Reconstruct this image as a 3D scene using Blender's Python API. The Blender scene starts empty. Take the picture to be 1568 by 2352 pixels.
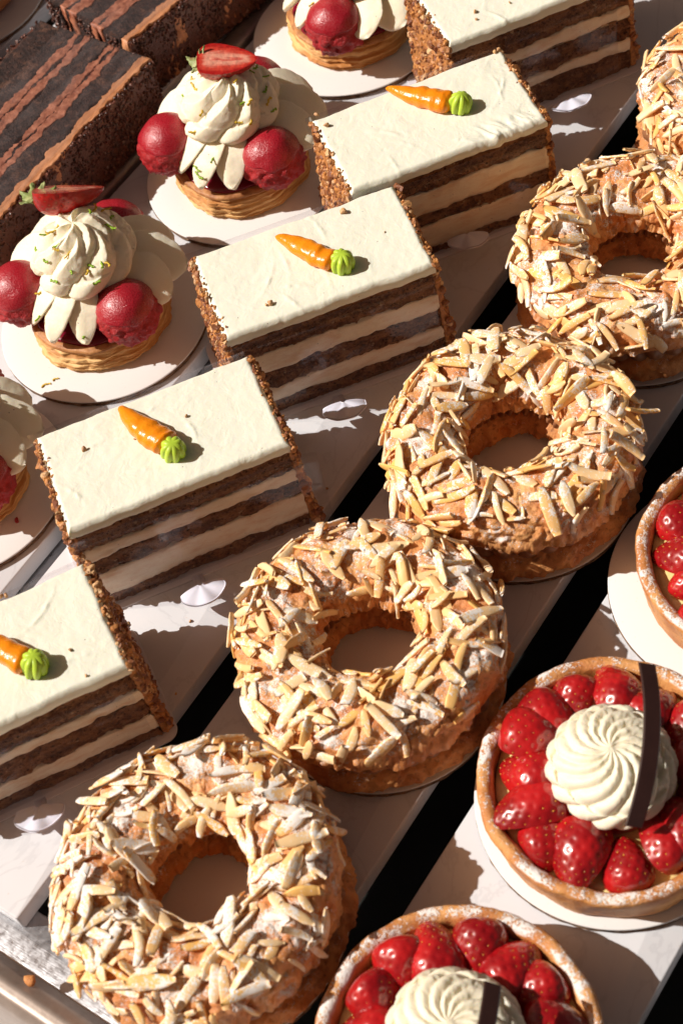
import bpy, math, random
import numpy as np
from mathutils import Vector, Matrix, Euler
from mathutils.bvhtree import BVHTree

# ------------------------------------------------------------------ units: code is in centimetres, scene in metres
S = 0.01
PI = math.pi
scn = bpy.context.scene
COL = scn.collection

# ------------------------------------------------------------------ camera
cam_d = bpy.data.cameras.new('camera')
cam = bpy.data.objects.new('camera', cam_d)
COL.objects.link(cam)
scn.camera = cam
CAM = Vector((28.0, -30.0, 53.9617))
th, yaw, roll = math.radians(54.7909449), math.radians(-46.20658601), math.radians(-15.44429912)
fw = Vector((math.cos(th)*math.sin(yaw), math.cos(th)*math.cos(yaw), -math.sin(th)))
rr = fw.cross(Vector((0, 0, 1))).normalized()
uu = rr.cross(fw)
R_ = rr*math.cos(roll) + uu*math.sin(roll)
U_ = -rr*math.sin(roll) + uu*math.cos(roll)
M = Matrix((R_, U_, -fw)).transposed().to_4x4()
M.translation = CAM*S
cam.matrix_world = M
cam_d.sensor_fit = 'VERTICAL'
cam_d.sensor_height = 36.0
cam_d.lens = 3851.98/2352*36.0
cam_d.clip_start = 0.02
cam_d.clip_end = 50
cam_d.dof.use_dof = True
cam_d.dof.focus_distance = 0.665
cam_d.dof.aperture_fstop = 17

# ------------------------------------------------------------------ world, sun, exposure
SUN_AZ, SUN_EL = math.radians(35), math.radians(42)      # the direction the light travels to
w = bpy.data.worlds.new('World')
scn.world = w
w.use_nodes = True
nt = w.node_tree
bg = nt.nodes['Background']
sky = nt.nodes.new('ShaderNodeTexSky')
sky.sky_type = 'NISHITA'
sky.sun_disc = False
sky.sun_elevation = SUN_EL
sky.sun_rotation = math.radians(235)
sky.dust_density = 4.0
sky.ozone_density = 0.5
warm = nt.nodes.new('ShaderNodeMix')
warm.data_type = 'RGBA'
warm.blend_type = 'MULTIPLY'
warm.inputs[0].default_value = 1.0
warm.inputs[7].default_value = (1.0, 0.60, 0.37, 1)
nt.links.new(sky.outputs[0], warm.inputs[6])
nt.links.new(warm.outputs[2], bg.inputs[0])
bg.inputs[1].default_value = 0.048

sun_d = bpy.data.lights.new('sun', 'SUN')
sun_d.energy = 5.0
sun_d.angle = math.radians(0.5)
sun_d.color = (1.0, 0.955, 0.885)
sun = bpy.data.objects.new('sun', sun_d)
COL.objects.link(sun)
sd = Vector((math.cos(SUN_EL)*math.cos(SUN_AZ), math.cos(SUN_EL)*math.sin(SUN_AZ), -math.sin(SUN_EL)))
sun.rotation_euler = sd.to_track_quat('-Z', 'Y').to_euler()
sun.location = (-0.6, -0.5, 0.8)

scn.view_settings.view_transform = 'Standard'
scn.view_settings.look = 'None'
scn.view_settings.exposure = 0.0
scn.view_settings.gamma = 1.0
scn.view_settings.use_curve_mapping = False

# ------------------------------------------------------------------ helpers
def hsh(i, j, k, s):
    h = (i*374761393 + j*668265263 + k*2147483647 + s*1274126177) & 0xFFFFFFFF
    h = ((h ^ (h >> 13))*1274126177) & 0xFFFFFFFF
    h = h ^ (h >> 16)
    return (h & 0xFFFFFF)/float(0xFFFFFF)*2 - 1

def vn(P, f=1.0, seed=0):
    P = np.asarray(P, float)*f + 137.3
    I = np.floor(P).astype(np.int64)
    F = P - I
    F = F*F*F*(F*(F*6-15)+10)
    r = 0
    for a in (0, 1):
        wx = F[..., 0] if a else 1-F[..., 0]
        for b in (0, 1):
            wy = F[..., 1] if b else 1-F[..., 1]
            for c in (0, 1):
                wz = F[..., 2] if c else 1-F[..., 2]
                r = r + wx*wy*wz*hsh(I[..., 0]+a, I[..., 1]+b, I[..., 2]+c, seed)
    return r

def fbm(P, f=1.0, o=3, seed=0, g=0.5):
    r, a = 0, 1.0
    for k in range(o):
        r = r + a*vn(P, f*2.03**k, seed+k*17)
        a *= g
    return r

def link(o, parent=None):
    COL.objects.link(o)
    if parent is not None:
        o.parent = parent
    return o

def mesh(name, V, F, mat, smooth=True, cols=None):
    me = bpy.data.meshes.new(name)
    V = np.asarray(V, float)*S
    me.from_pydata(V.tolist(), [], F if isinstance(F, list) else F.tolist())
    me.materials.append(mat)
    if smooth:
        me.polygons.foreach_set('use_smooth', [True]*len(me.polygons))
    if cols is not None:
        at = me.attributes.new('tone', 'FLOAT', 'POINT')
        at.data.foreach_set('value', np.asarray(cols, float))
    me.update()
    return me

def part(name, V, F, mat, parent=None, smooth=True, cols=None, label=None, loc=None, rot=None):
    o = bpy.data.objects.new(name, mesh(name, V, F, mat, smooth, cols))
    link(o, parent)
    if loc is not None:
        o.location = Vector(loc)*S
    if rot is not None:
        o.rotation_euler = rot
    if label:
        o['label'] = label
    return o

def tag(o, label, cat, group=None, kind=None):
    if label: o['label'] = label
    if cat: o['category'] = cat
    if group: o['group'] = group
    if kind: o['kind'] = kind
    return o

def thing(name, label, cat, loc, rz=0.0, group=None):
    o = bpy.data.objects.new(name, None)
    o.empty_display_size = 0.01
    link(o)
    o.location = Vector(loc)*S
    o.rotation_euler = (0, 0, rz)
    return tag(o, label, cat, group)

def grid_faces(nu, nv, cu=False, cv=False, off=0):
    """vertex index = i*nv + j"""
    I = np.arange(nu if cu else nu-1)
    J = np.arange(nv if cv else nv-1)
    i, j = np.meshgrid(I, J, indexing='ij')
    i2, j2 = (i+1) % nu, (j+1) % nv
    q = np.stack([i*nv+j, i2*nv+j, i2*nv+j2, i*nv+j2], -1).reshape(-1, 4) + off
    return q.tolist()

def bevel_box(x0, x1, y0, y1, z0, z1, b=0.08, rc=0.0, seg=4):
    """box with softly rounded edges; rc rounds the plan corners"""
    rc = max(rc, b*1.01)
    loop = []
    for cx, cy, a0 in ((x1-rc, y1-rc, 0), (x0+rc, y1-rc, 90), (x0+rc, y0+rc, 180), (x1-rc, y0+rc, 270)):
        for k in range(seg+1):
            a = math.radians(a0 + 90*k/seg)
            loop.append((cx, cy, math.cos(a), math.sin(a)))
    V, n = [], len(loop)
    prof = []
    for k in range(4):
        a = PI/2*k/3
        prof.append((b*(1-math.sin(a)), z0 + b*(1-math.cos(a))))
    prof = prof + [(i, z1-(z-z0)) for i, z in reversed(prof)]
    for ins, z in prof:
        for cx, cy, c, s in loop:
            V.append((cx+(rc-ins)*c, cy+(rc-ins)*s, z))
    F = []
    m = len(prof)
    for j in range(m-1):
        for i in range(n):
            F.append([j*n+i, j*n+(i+1) % n, (j+1)*n+(i+1) % n, (j+1)*n+i])
    F.append(list(range(n))[::-1])
    F.append([(m-1)*n+i for i in range(n)])
    return V, F

def lathe(prof, n=96, closed=True, fn=None):
    """prof: list of (r,z) from bottom centre outward to top centre"""
    P = np.array(prof, float)
    a = np.linspace(0, 2*PI, n, endpoint=False)
    R, A = np.meshgrid(P[:, 0], a, indexing='xy')
    Z = np.tile(P[:, 1], (n, 1))
    V = np.stack([R*np.cos(A), R*np.sin(A), Z], -1)
    if fn is not None:
        V = fn(V, A)
    return V.reshape(-1, 3), grid_faces(n, len(prof), True, False)

ICO = None
def ico(sub=1):
    import bmesh
    bm = bmesh.new()
    bmesh.ops.create_icosphere(bm, subdivisions=sub, radius=1.0)
    V = np.array([v.co[:] for v in bm.verts])
    F = np.array([[v.index for v in f.verts] for f in bm.faces])
    bm.free()
    return V, F
ICO1 = ico(1)
ICO2 = ico(2)

def rand_rot(rng):
    q = rng.normal(size=4)
    q /= np.linalg.norm(q)
    a, b, c, d = q
    return np.array([[1-2*(c*c+d*d), 2*(b*c-a*d), 2*(b*d+a*c)],
                     [2*(b*c+a*d), 1-2*(b*b+d*d), 2*(c*d-a*b)],
                     [2*(b*d-a*c), 2*(c*d+a*b), 1-2*(b*b+c*c)]])

def crumbs(pts, sizes, rng, base=ICO2, rough=0.35, flat=(0.6, 1.0)):
    """many irregular crumbs merged into one vertex/face soup"""
    BV, BF = base
    Vs, Fs = [], []
    n = len(BV)
    protos = []
    for k in range(14):
        d = 1 + rough*fbm(BV, 1.3, 2, 100+k*7)
        P = BV*d[:, None]
        # facet cuts make them look chopped
        for c in range(4):
            nrm = rng.normal(size=3); nrm /= np.linalg.norm(nrm)
            h = rng.uniform(0.45, 0.8)
            t = P@nrm
            P = P - np.outer(np.clip(t-h, 0, None), nrm)
        protos.append(P)
    for i, (p, s) in enumerate(zip(pts, sizes)):
        P = protos[rng.integers(14)]*np.array([s, s*rng.uniform(*flat), s*rng.uniform(*flat)])
        P = P@rand_rot(rng).T + np.asarray(p)
        Vs.append(P)
        Fs.append(BF + i*n)
    return np.concatenate(Vs), np.concatenate(Fs).tolist()

def join_soup(lst):
    Vs, Fs, o = [], [], 0
    for V, F in lst:
        V = np.asarray(V, float).reshape(-1, 3)
        Vs.append(V)
        Fs += [[i+o for i in f] for f in F]
        o += len(V)
    return np.concatenate(Vs), Fs

# ------------------------------------------------------------------ materials
class MatB:
    def __init__(self, name):
        self.m = bpy.data.materials.new(name)
        self.m.use_nodes = True
        self.t = self.m.node_tree
        self.b = self.t.nodes['Principled BSDF']
        self.out = self.t.nodes['Material Output']
        tc = self.t.nodes.new('ShaderNodeTexCoord')
        oi = self.t.nodes.new('ShaderNodeObjectInfo')
        mp = self.t.nodes.new('ShaderNodeVectorMath'); mp.operation = 'SCALE'
        mp.inputs[3].default_value = 100.0
        self.t.links.new(tc.outputs['Object'], mp.inputs[0])
        sc = self.t.nodes.new('ShaderNodeMath'); sc.operation = 'MULTIPLY'
        sc.inputs[1].default_value = 61.0
        self.t.links.new(oi.outputs['Random'], sc.inputs[0])
        ad = self.t.nodes.new('ShaderNodeVectorMath'); ad.operation = 'ADD'
        self.t.links.new(mp.outputs[0], ad.inputs[0])
        self.t.links.new(sc.outputs[0], ad.inputs[1])
        self.co = ad.outputs[0]
        self.raw = mp.outputs[0]
        self.rnd = oi.outputs['Random']
    def L(self, a, b): self.t.links.new(a, b)
    def val(self, v, inp):
        if hasattr(v, 'links') or hasattr(v, 'is_linked'): self.L(v, inp)
        else: inp.default_value = v
    def noise(self, scale, detail=4, rough=0.55, co=None, dist=0.0, stretch=None):
        n = self.t.nodes.new('ShaderNodeTexNoise')
        n.inputs['Scale'].default_value = scale
        n.inputs['Detail'].default_value = detail
        n.inputs['Roughness'].default_value = rough
        n.inputs['Distortion'].default_value = dist
        c = co or self.co
        if stretch:
            m = self.t.nodes.new('ShaderNodeVectorMath'); m.operation = 'MULTIPLY'
            m.inputs[1].default_value = stretch
            self.L(c, m.inputs[0]); c = m.outputs[0]
        self.L(c, n.inputs['Vector'])
        return n.outputs['Fac']
    def voro(self, scale, feature='F1', co=None):
        n = self.t.nodes.new('ShaderNodeTexVoronoi')
        n.feature = feature
        n.inputs['Scale'].default_value = scale
        self.L(co or self.co, n.inputs['Vector'])
        return n.outputs['Distance'], n.outputs['Color']
    def ramp(self, fac, lo, hi, a=0.0, b=1.0):
        n = self.t.nodes.new('ShaderNodeMapRange')
        n.interpolation_type = 'SMOOTHSTEP'
        n.inputs[1].default_value = lo; n.inputs[2].default_value = hi
        n.inputs[3].default_value = a; n.inputs[4].default_value = b
        self.L(fac, n.inputs[0])
        return n.outputs[0]
    def math(self, op, a, b=0.5):
        n = self.t.nodes.new('ShaderNodeMath'); n.operation = op
        self.val(a, n.inputs[0]); self.val(b, n.inputs[1])
        return n.outputs[0]
    def mix(self, fac, a, b):
        n = self.t.nodes.new('ShaderNodeMix'); n.data_type = 'RGBA'
        self.val(fac, n.inputs[0])
        for v, i in ((a, 6), (b, 7)):
            if isinstance(v, tuple): n.inputs[i].default_value = (*v, 1)
            else: self.L(v, n.inputs[i])
        return n.outputs[2]
    def set(self, **kw):
        names = dict(color='Base Color', rough='Roughness', metal='Metallic', spec='Specular IOR Level', coat='Coat Weight',
                     coatr='Coat Roughness', sss='Subsurface Weight', alpha='Alpha', sheen='Sheen Weight', ior='IOR', trans='Transmission Weight')
        for k, v in kw.items():
            i = self.b.inputs[names[k]]
            if isinstance(v, tuple): i.default_value = (*v, 1)
            else: self.val(v, i)
        return self
    def sssr(self, r, scale):
        self.b.inputs['Subsurface Radius'].default_value = r
        self.b.inputs['Subsurface Scale'].default_value = scale*S
    def bump(self, h, dist=0.05, strength=1.0):
        n = self.t.nodes.new('ShaderNodeBump')
        n.inputs['Distance'].default_value = dist*S
        n.inputs['Strength'].default_value = strength
        self.L(h, n.inputs['Height'])
        if self.b.inputs['Normal'].is_linked:
            self.L(self.b.inputs['Normal'].links[0].from_socket, n.inputs['Normal'])
        self.L(n.outputs[0], self.b.inputs['Normal'])
        return self
    def up(self, lo=0.1, hi=0.7):
        g = self.t.nodes.new('ShaderNodeNewGeometry')
        s = self.t.nodes.new('ShaderNodeSeparateXYZ')
        self.L(g.outputs['Normal'], s.inputs[0])
        return self.ramp(s.outputs[2], lo, hi)
    def island(self):
        g = self.t.nodes.new('ShaderNodeNewGeometry')
        return g.outputs['Random Per Island']
    def attr(self, n):
        a = self.t.nodes.new('ShaderNodeAttribute'); a.attribute_name = n
        return a.outputs['Fac']
    def geo_co(self):
        g = self.t.nodes.new('ShaderNodeNewGeometry')
        mp = self.t.nodes.new('ShaderNodeVectorMath'); mp.operation = 'SCALE'
        mp.inputs[3].default_value = 100.0
        self.L(g.outputs['Position'], mp.inputs[0])
        return mp.outputs[0]

def sugar(mb, base, patch_lo=0.47, patch_hi=0.56, fine=9.0, up=(0.2, 0.7)):
    """powdered sugar lying in patches on surfaces that face up"""
    co = mb.geo_co()
    a = mb.noise(0.95, 3, 0.6, co)
    b = mb.noise(fine, 3, 0.7, co)
    d = mb.noise(fine*2.6, 2, 0.7, co)
    s = mb.math('ADD', mb.math('MULTIPLY', a, 0.42), mb.math('ADD', mb.math('MULTIPLY', b, 0.30), mb.math('MULTIPLY', d, 0.28)))
    m = mb.ramp(s, patch_lo, patch_hi)
    m = mb.math('MULTIPLY', m, mb.up(*up))
    m = mb.math('MULTIPLY', m, 0.93)
    return mb.mix(m, base, (0.93, 0.91, 0.88)), m, b

# white serving boards (faintly veined)
m = MatB('white_marble')
v = m.noise(0.16, 6, 0.6, m.raw, dist=1.2)
vein = m.ramp(m.math('ABSOLUTE', m.math('SUBTRACT', v, 0.5)), 0.0, 0.02, 1.0, 0.0)
cl = m.noise(0.5, 4, 0.5, m.raw)
c = m.mix(m.math('MULTIPLY', vein, 0.22), m.mix(cl, (0.71, 0.715, 0.74), (0.64, 0.645, 0.675)), (0.40, 0.40, 0.43))
sp = m.ramp(m.noise(3.1, 2, 0.5, m.raw), 0.72, 0.76)
c = m.mix(m.math('MULTIPLY', sp, 0.25), c, (0.55, 0.42, 0.32))
m.set(color=c, rough=0.38, spec=0.35)
M_TILE = m.m

m = MatB('card_white')
f = m.noise(14, 3, 0.6)
d, _ = m.voro(3.0)
fleck = m.ramp(d, 0.05, 0.09, 0.22, 0.0)
m.set(color=m.mix(fleck, m.mix(f, (0.79, 0.775, 0.76), (0.83, 0.82, 0.805)), (0.35, 0.28, 0.22)), rough=0.62, spec=0.25)
m.bump(f, 0.01, 0.4)
M_CARD = m.m
m = MatB('corrugated_brown')
f = m.noise(3.0, 4, 0.7, stretch=(1, 1, 9))
m.set(color=m.mix(m.ramp(f, 0.35, 0.65), (0.05, 0.028, 0.018), (0.33, 0.2, 0.12)), rough=0.85)
m.bump(f, 0.06)
M_CARDEDGE = m.m

m = MatB('steel')
f = m.noise(3.5, 5, 0.6)
g = m.noise(9.0, 2, 0.5, stretch=(0.15, 3, 1))
m.set(color=m.mix(f, (0.36, 0.37, 0.39), (0.56, 0.57, 0.60)), metal=0.85, rough=m.ramp(f, 0.2, 0.8, 0.22, 0.5))
m.bump(g, 0.01, 0.5); m.bump(f, 0.02, 0.4)
M_STEEL = m.m
m = MatB('worn_steel_rim')
f = m.noise(2.2, 5, 0.6)
m.set(color=m.mix(f, (0.25, 0.20, 0.17), (0.45, 0.38, 0.33)), metal=0.6, rough=0.42)
m.bump(f, 0.02, 0.4)
M_RIM = m.m
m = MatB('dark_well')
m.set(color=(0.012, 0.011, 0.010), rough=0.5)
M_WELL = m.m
m = MatB('pale_counter')
m.set(color=m.mix(m.noise(0.3, 5), (0.66, 0.66, 0.68), (0.78, 0.77, 0.78)), rough=0.5)
M_COUNTER = m.m

# choux pastry
def choux_mat(name, dark, mid, light, sug=(0.5, 0.58), gloss=True, bumpd=0.07):
    m = MatB(name)
    a = m.noise(0.75, 5, 0.6)
    b = m.noise(5.0, 5, 0.65)
    c = m.mix(m.ramp(a, 0.35, 0.66), mid, light)
    c = m.mix(m.ramp(b, 0.60, 0.35, 0.0, 0.0), c, dark)
    c = m.mix(m.ramp(b, 0.32, 0.46, 0.6, 0.0), c, dark)
    c = m.mix(m.ramp(m.noise(1.6, 4, 0.65), 0.34, 0.44, 0.35, 0.0), c, dark)
    hot = m.ramp(m.noise(0.55, 3, 0.6), 0.55, 0.68, 0, 0.6)
    c = m.mix(hot, c, (0.70, 0.21, 0.03))
    h = m.math('ADD', b, m.math('MULTIPLY', m.noise(14, 3, 0.7), 0.35))
    if sug:
        c, sm, fb = sugar(m, c, *sug)
        gl = m.ramp(m.noise(0.8, 3), 0.42, 0.55)
        r = m.math('SUBTRACT', 0.62, m.math('MULTIPLY', gl, 0.34 if gloss else 0.0))
        r = m.math('MAXIMUM', r, sm)
        m.set(color=c, rough=r)
        h = m.math('ADD', h, m.math('MULTIPLY', m.math('MULTIPLY', sm, fb), 0.35))
    else:
        m.set(color=c, rough=0.6)
    m.set(spec=0.5)
    m.bump(h, bumpd, 0.9)
    return m.m
M_CHOUX = choux_mat('choux_glazed', (0.32, 0.09, 0.028), (0.66, 0.25, 0.082), (0.86, 0.44, 0.165), (0.50, 0.55))
M_CHOUXB = choux_mat('choux_base', (0.20, 0.058, 0.02), (0.52, 0.19, 0.058), (0.74, 0.34, 0.11), (0.56, 0.64), False)
m = MatB('praline_cream')
a = m.noise(3, 4)
m.set(color=m.mix(a, (0.22, 0.085, 0.035), (0.38, 0.17, 0.08)), rough=0.45, spec=0.4)
m.bump(m.noise(9, 4), 0.03, 0.6)
M_PRALINE = m.m
def almond_mat(name, lo, hi):
    m = MatB(name)
    isl = m.rnd
    g = m.island()
    t = m.math('FRACT', m.math('ADD', isl, g), 0)
    c = m.mix(m.ramp(t, 0.15, 0.8), (0.94, 0.68, 0.38), (0.91, 0.56, 0.23))
    c = m.mix(m.ramp(t, 0.75, 0.98, 0, 0.7), c, (0.92, 0.53, 0.13))
    c = m.mix(m.ramp(m.noise(2.2, 3), 0.60, 0.78, 0, 0.2), c, (0.78, 0.48, 0.20))
    c, sm, fb = sugar(m, c, lo, hi, 6.5, (0.0, 0.5))
    m.set(color=c, rough=m.math('MAXIMUM', sm, 0.42), spec=0.4)
    m.sssr((1.0, 0.6, 0.3), 0.12)
    m.bump(m.math('ADD', m.noise(4, 3, stretch=(0.3, 2, 2)), m.math('MULTIPLY', m.math('MULTIPLY', sm, fb), 0.8)), 0.03, 0.45)
    return m.m
M_ALMOND = almond_mat('almond_sliver', 0.51, 0.545)
M_ALMOND2 = almond_mat('almond_sliver_dusty', 0.485, 0.53)

# whipped cream, with or without vanilla seeds
def cream_mat(name, a, b, specks=True, sss=0.25):
    m = MatB(name)
    n = m.noise(1.2, 3)
    c = m.mix(n, a, b)
    if specks:
        d, col = m.voro(1.9)
        s = m.t.nodes.new('ShaderNodeSeparateColor'); m.L(col, s.inputs[0])
        keep = m.ramp(s.outputs[0], 0.50, 0.52)
        c = m.mix(m.math('MULTIPLY', m.ramp(d, 0.035, 0.06, 0.85, 0.0), keep), c, (0.06, 0.04, 0.03))
    m.set(color=c, rough=0.5, spec=0.35, sss=sss)
    m.sssr((1.0, 0.72, 0.40), 0.35)
    m.bump(m.noise(6, 4, 0.6), 0.03, 0.5)
    m.bump(m.noise(22, 3, 0.6), 0.012, 0.5)
    return m.m
M_CREAM = cream_mat('vanilla_cream', (0.91, 0.81, 0.60), (0.94, 0.87, 0.70))
M_CREAMT = cream_mat('whipped_cream', (0.86, 0.79, 0.60), (0.88, 0.83, 0.67), False)
m = MatB('cream_cheese_frosting')
n = m.noise(0.7, 4)
c = m.mix(n, (0.80, 0.80, 0.66), (0.86, 0.86, 0.745))
d, col = m.voro(2.1)
s_ = m.t.nodes.new('ShaderNodeSeparateColor'); m.L(col, s_.inputs[0])
c = m.mix(m.math('MULTIPLY', m.ramp(d, 0.04, 0.06, 0.7, 0.0), m.ramp(s_.outputs[0], 0.55, 0.57)), c, (0.10, 0.06, 0.04))
m.set(color=c, rough=0.55, spec=0.3, sss=0.15)
m.sssr((1.0, 0.75, 0.4), 0.2)
m.bump(m.noise(1.3, 5, 0.62, dist=0.8), 0.08, 0.6)
m.bump(m.noise(13, 3, 0.6), 0.015, 0.5)
M_FROST = m.m
m = MatB('filling_cream')
c = m.mix(m.ramp(m.noise(1.5, 5, 0.65, stretch=(0.6, 1, 2)), 0.40, 0.75), (0.92, 0.80, 0.60), (0.78, 0.54, 0.33))
d, _ = m.voro(2.4)
c = m.mix(m.ramp(d, 0.05, 0.08, 0.6, 0), c, (0.16, 0.09, 0.05))
m.set(color=c, rough=0.5)
m.bump(m.noise(4, 4), 0.05, 0.6)
M_FILL = m.m
m = MatB('carrot_sponge')
a = m.noise(1.4, 5, 0.65, stretch=(0.7, 1, 1.6))
b = m.noise(7, 5, 0.7)
c = m.mix(m.ramp(a, 0.38, 0.62), (0.14, 0.052, 0.024), (0.34, 0.155, 0.07))
c = m.mix(m.ramp(b, 0.54, 0.66, 0, 0.7), c, (0.44, 0.22, 0.10))
c = m.mix(m.ramp(b, 0.36, 0.46, 0.8, 0), c, (0.035, 0.012, 0.008))
c = m.mix(m.ramp(m.noise(2.6, 5, 0.7), 0.60, 0.68, 0, 0.75), c, (0.66, 0.46, 0.28))
pd, _ = m.voro(4.5)
pore = m.ramp(pd, 0.14, 0.26, 1.0, 0.0)
c = m.mix(m.math('MULTIPLY', pore, 0.75), c, (0.03, 0.010, 0.007))
m.set(color=c, rough=0.75, spec=0.3)
m.bump(m.math('SUBTRACT', m.math('ADD', b, m.noise(18, 3, 0.7)), pore), 0.12, 0.9)
M_SPONGE = m.m
m = MatB('nut_crumb')
i = m.island()
c = m.mix(m.ramp(i, 0.0, 1.0), (0.20, 0.06, 0.022), (0.70, 0.31, 0.085))
c = m.mix(m.ramp(i, 0.80, 0.9), c, (0.70, 0.44, 0.22))
c = m.mix(m.ramp(m.noise(7, 4), 0.45, 0.65, 0, 0.6), c, (0.17, 0.055, 0.02))
m.set(color=c, rough=0.48, spec=0.5)
m.bump(m.noise(12, 4), 0.04, 0.8)
M_NUT = m.m
m = MatB('piped_orange')
m.set(color=m.mix(m.noise(1.5, 3), (0.84, 0.22, 0.004), (0.90, 0.31, 0.008)), rough=0.24, spec=0.5, sss=0.2)
m.sssr((1.0, 0.4, 0.1), 0.12)
m.bump(m.noise(7, 3), 0.04, 0.6)
M_ORANGE = m.m
m = MatB('piped_green')
m.set(color=m.mix(m.noise(2, 3), (0.42, 0.62, 0.04), (0.52, 0.69, 0.07)), rough=0.42, spec=0.4, sss=0.15)
m.sssr((0.6, 1.0, 0.2), 0.1)
M_GREEN = m.m

# clear plastic film
def film(name, haze, hcol, streak=(1, 1, 1)):
    m = MatB(name)
    t = m.t
    t.nodes.remove(m.b)
    tr = t.nodes.new('ShaderNodeBsdfTransparent'); tr.inputs[0].default_value = (0.97, 0.97, 0.98, 1)
    gl = t.nodes.new('ShaderNodeBsdfGlossy'); gl.inputs[1].default_value = 0.08
    df = t.nodes.new('ShaderNodeBsdfDiffuse'); df.inputs[0].default_value = (*hcol, 1)
    lw = t.nodes.new('ShaderNodeLayerWeight'); lw.inputs[0].default_value = 0.3
    bp = t.nodes.new('ShaderNodeBump'); bp.inputs['Distance'].default_value = 0.015*S*4
    m.L(m.noise(0.7, 4, stretch=streak), bp.inputs['Height'])
    m.L(bp.outputs[0], gl.inputs['Normal'])
    hz = m.ramp(m.noise(0.9, 6, 0.65, stretch=streak), 0.42, 0.72, haze*0.25, haze)  # smeary diffuse haze painted in for the film's cloudy grey reflections
    a = t.nodes.new('ShaderNodeMixShader'); b = t.nodes.new('ShaderNodeMixShader')
    m.L(hz, a.inputs[0]); m.L(tr.outputs[0], a.inputs[1]); m.L(df.outputs[0], a.inputs[2])
    m.L(m.math('ADD', m.math('MULTIPLY', m.math('POWER', lw.outputs['Facing'], 3.0), 0.22), 0.015), b.inputs[0]); m.L(a.outputs[0], b.inputs[1]); m.L(gl.outputs[0], b.inputs[2])
    m.L(b.outputs[0], m.out.inputs[0])
    return m.m
M_FILM = film('clear_acetate', 0.014, (0.75, 0.7, 0.72), (0.7, 1, 1))
M_FILM2 = film('painted_haze_acetate', 0.10, (0.34, 0.28, 0.27), (1.5, 0.5, 1))
m = MatB('lilac_white_plastic')
m.set(color=(0.74, 0.72, 0.82), rough=0.3, spec=0.45, sss=0.1)
M_TAB = m.m
m = MatB('white_plastic_sheet')
m.set(color=(0.68, 0.66, 0.70), rough=0.3, spec=0.4)
M_SHEET = m.m

# reds
m = MatB('raspberry_glaze')
n = m.noise(1.0, 3)
sp = m.noise(16, 2, 0.6)
m.set(color=m.mix(n, (0.32, 0.006, 0.016), (0.42, 0.012, 0.026)), rough=m.ramp(sp, 0.45, 0.62, 0.40, 0.16), spec=0.6, coat=0.25, coatr=0.3)
m.bump(sp, 0.035, 0.8); m.bump(m.noise(2.5, 3), 0.05, 0.3)
M_RGLAZE = m.m
m = MatB('red_craquelin')
n = m.noise(5, 5, 0.7)
m.set(color=m.mix(n, (0.22, 0.004, 0.008), (0.62, 0.025, 0.03)), rough=0.4, spec=0.5)
m.bump(n, 0.12, 1.0)
M_RCRUST = m.m
m = MatB('berry_jelly')
m.set(color=(0.20, 0.006, 0.022), rough=0.22, spec=0.5)
m.bump(m.noise(3, 3), 0.03, 0.4)
M_JELLY = m.m
m = MatB('strawberry_skin')
n = m.noise(0.8, 3)
c = m.mix(m.ramp(n, 0.35, 0.65), (0.26, 0.003, 0.006), (0.48, 0.010, 0.012))
m.set(color=c, rough=0.3, spec=0.5, coat=1.0, coatr=0.03, sss=0.1)
m.sssr((1.0, 0.1, 0.05), 0.15)
m.bump(m.noise(3, 3), 0.03, 0.35)
M_BERRY = m.m
m = MatB('strawberry_skin_plain')
c = m.mix(m.ramp(m.noise(0.8, 3), 0.35, 0.65), (0.30, 0.006, 0.008), (0.52, 0.02, 0.014))
m.set(color=c, rough=0.3, spec=0.5)
m.bump(m.noise(6, 3), 0.03, 0.5)
M_BERRY2 = m.m
m = MatB('strawberry_flesh')
tn = m.attr('tone')
st = m.noise(3.0, 3, 0.6, m.raw, stretch=(0.35, 2.2, 2.2))
x = m.math('ADD', tn, m.math('MULTIPLY', m.math('SUBTRACT', st, 0.5), 0.55))
c = m.mix(m.ramp(x, 0.25, 0.60), (0.80, 0.34, 0.24), (0.62, 0.06, 0.035))
c = m.mix(m.ramp(x, 0.62, 0.9), c, (0.42, 0.012, 0.010))
core = m.ramp(x, 0.05, 0.16, 1.0, 0.0)
c = m.mix(m.math('MULTIPLY', core, 0.7), c, (0.58, 0.05, 0.035))
m.set(color=c, rough=0.12, spec=0.6, coat=0.6, coatr=0.04, sss=0.1)
m.sssr((1, .2, .1), 0.1)
m.bump(m.noise(2.5, 3), 0.12, 0.6)
M_FLESH = m.m
m = MatB('strawberry_seed')
m.set(color=m.mix(m.island(), (0.70, 0.36, 0.04), (0.35, 0.06, 0.01)), rough=0.3)
M_SEED = m.m
m = MatB('strawberry_seed_dark')
m.set(color=m.mix(m.island(), (0.30, 0.10, 0.03), (0.10, 0.015, 0.01)), rough=0.3)
M_SEED2 = m.m
m = MatB('calyx_leaf')
c = m.mix(m.ramp(m.noise(1.6, 4), 0.35, 0.65), (0.17, 0.24, 0.06), (0.38, 0.42, 0.17))
c = m.mix(m.ramp(m.noise(3, 3), 0.6, 0.7, 0, 0.6), c, (0.30, 0.14, 0.06))
m.set(color=c, rough=0.5)
m.bump(m.noise(5, 3, stretch=(1, 4, 4)), 0.04, 0.5)
M_LEAF = m.m
m = MatB('lime_zest'); m.set(color=m.mix(m.noise(5), (0.14, 0.34, 0.01), (0.36, 0.52, 0.03)), rough=0.45); M_LIME = m.m
m = MatB('lemon_zest'); m.set(color=m.mix(m.noise(5), (0.62, 0.40, 0.02), (0.72, 0.50, 0.06)), rough=0.45); M_LEMON = m.m
m = MatB('puff_pastry')
n = m.noise(1.3, 5, 0.6, stretch=(0.25, 0.25, 6))
b = m.noise(0.7, 3)
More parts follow.
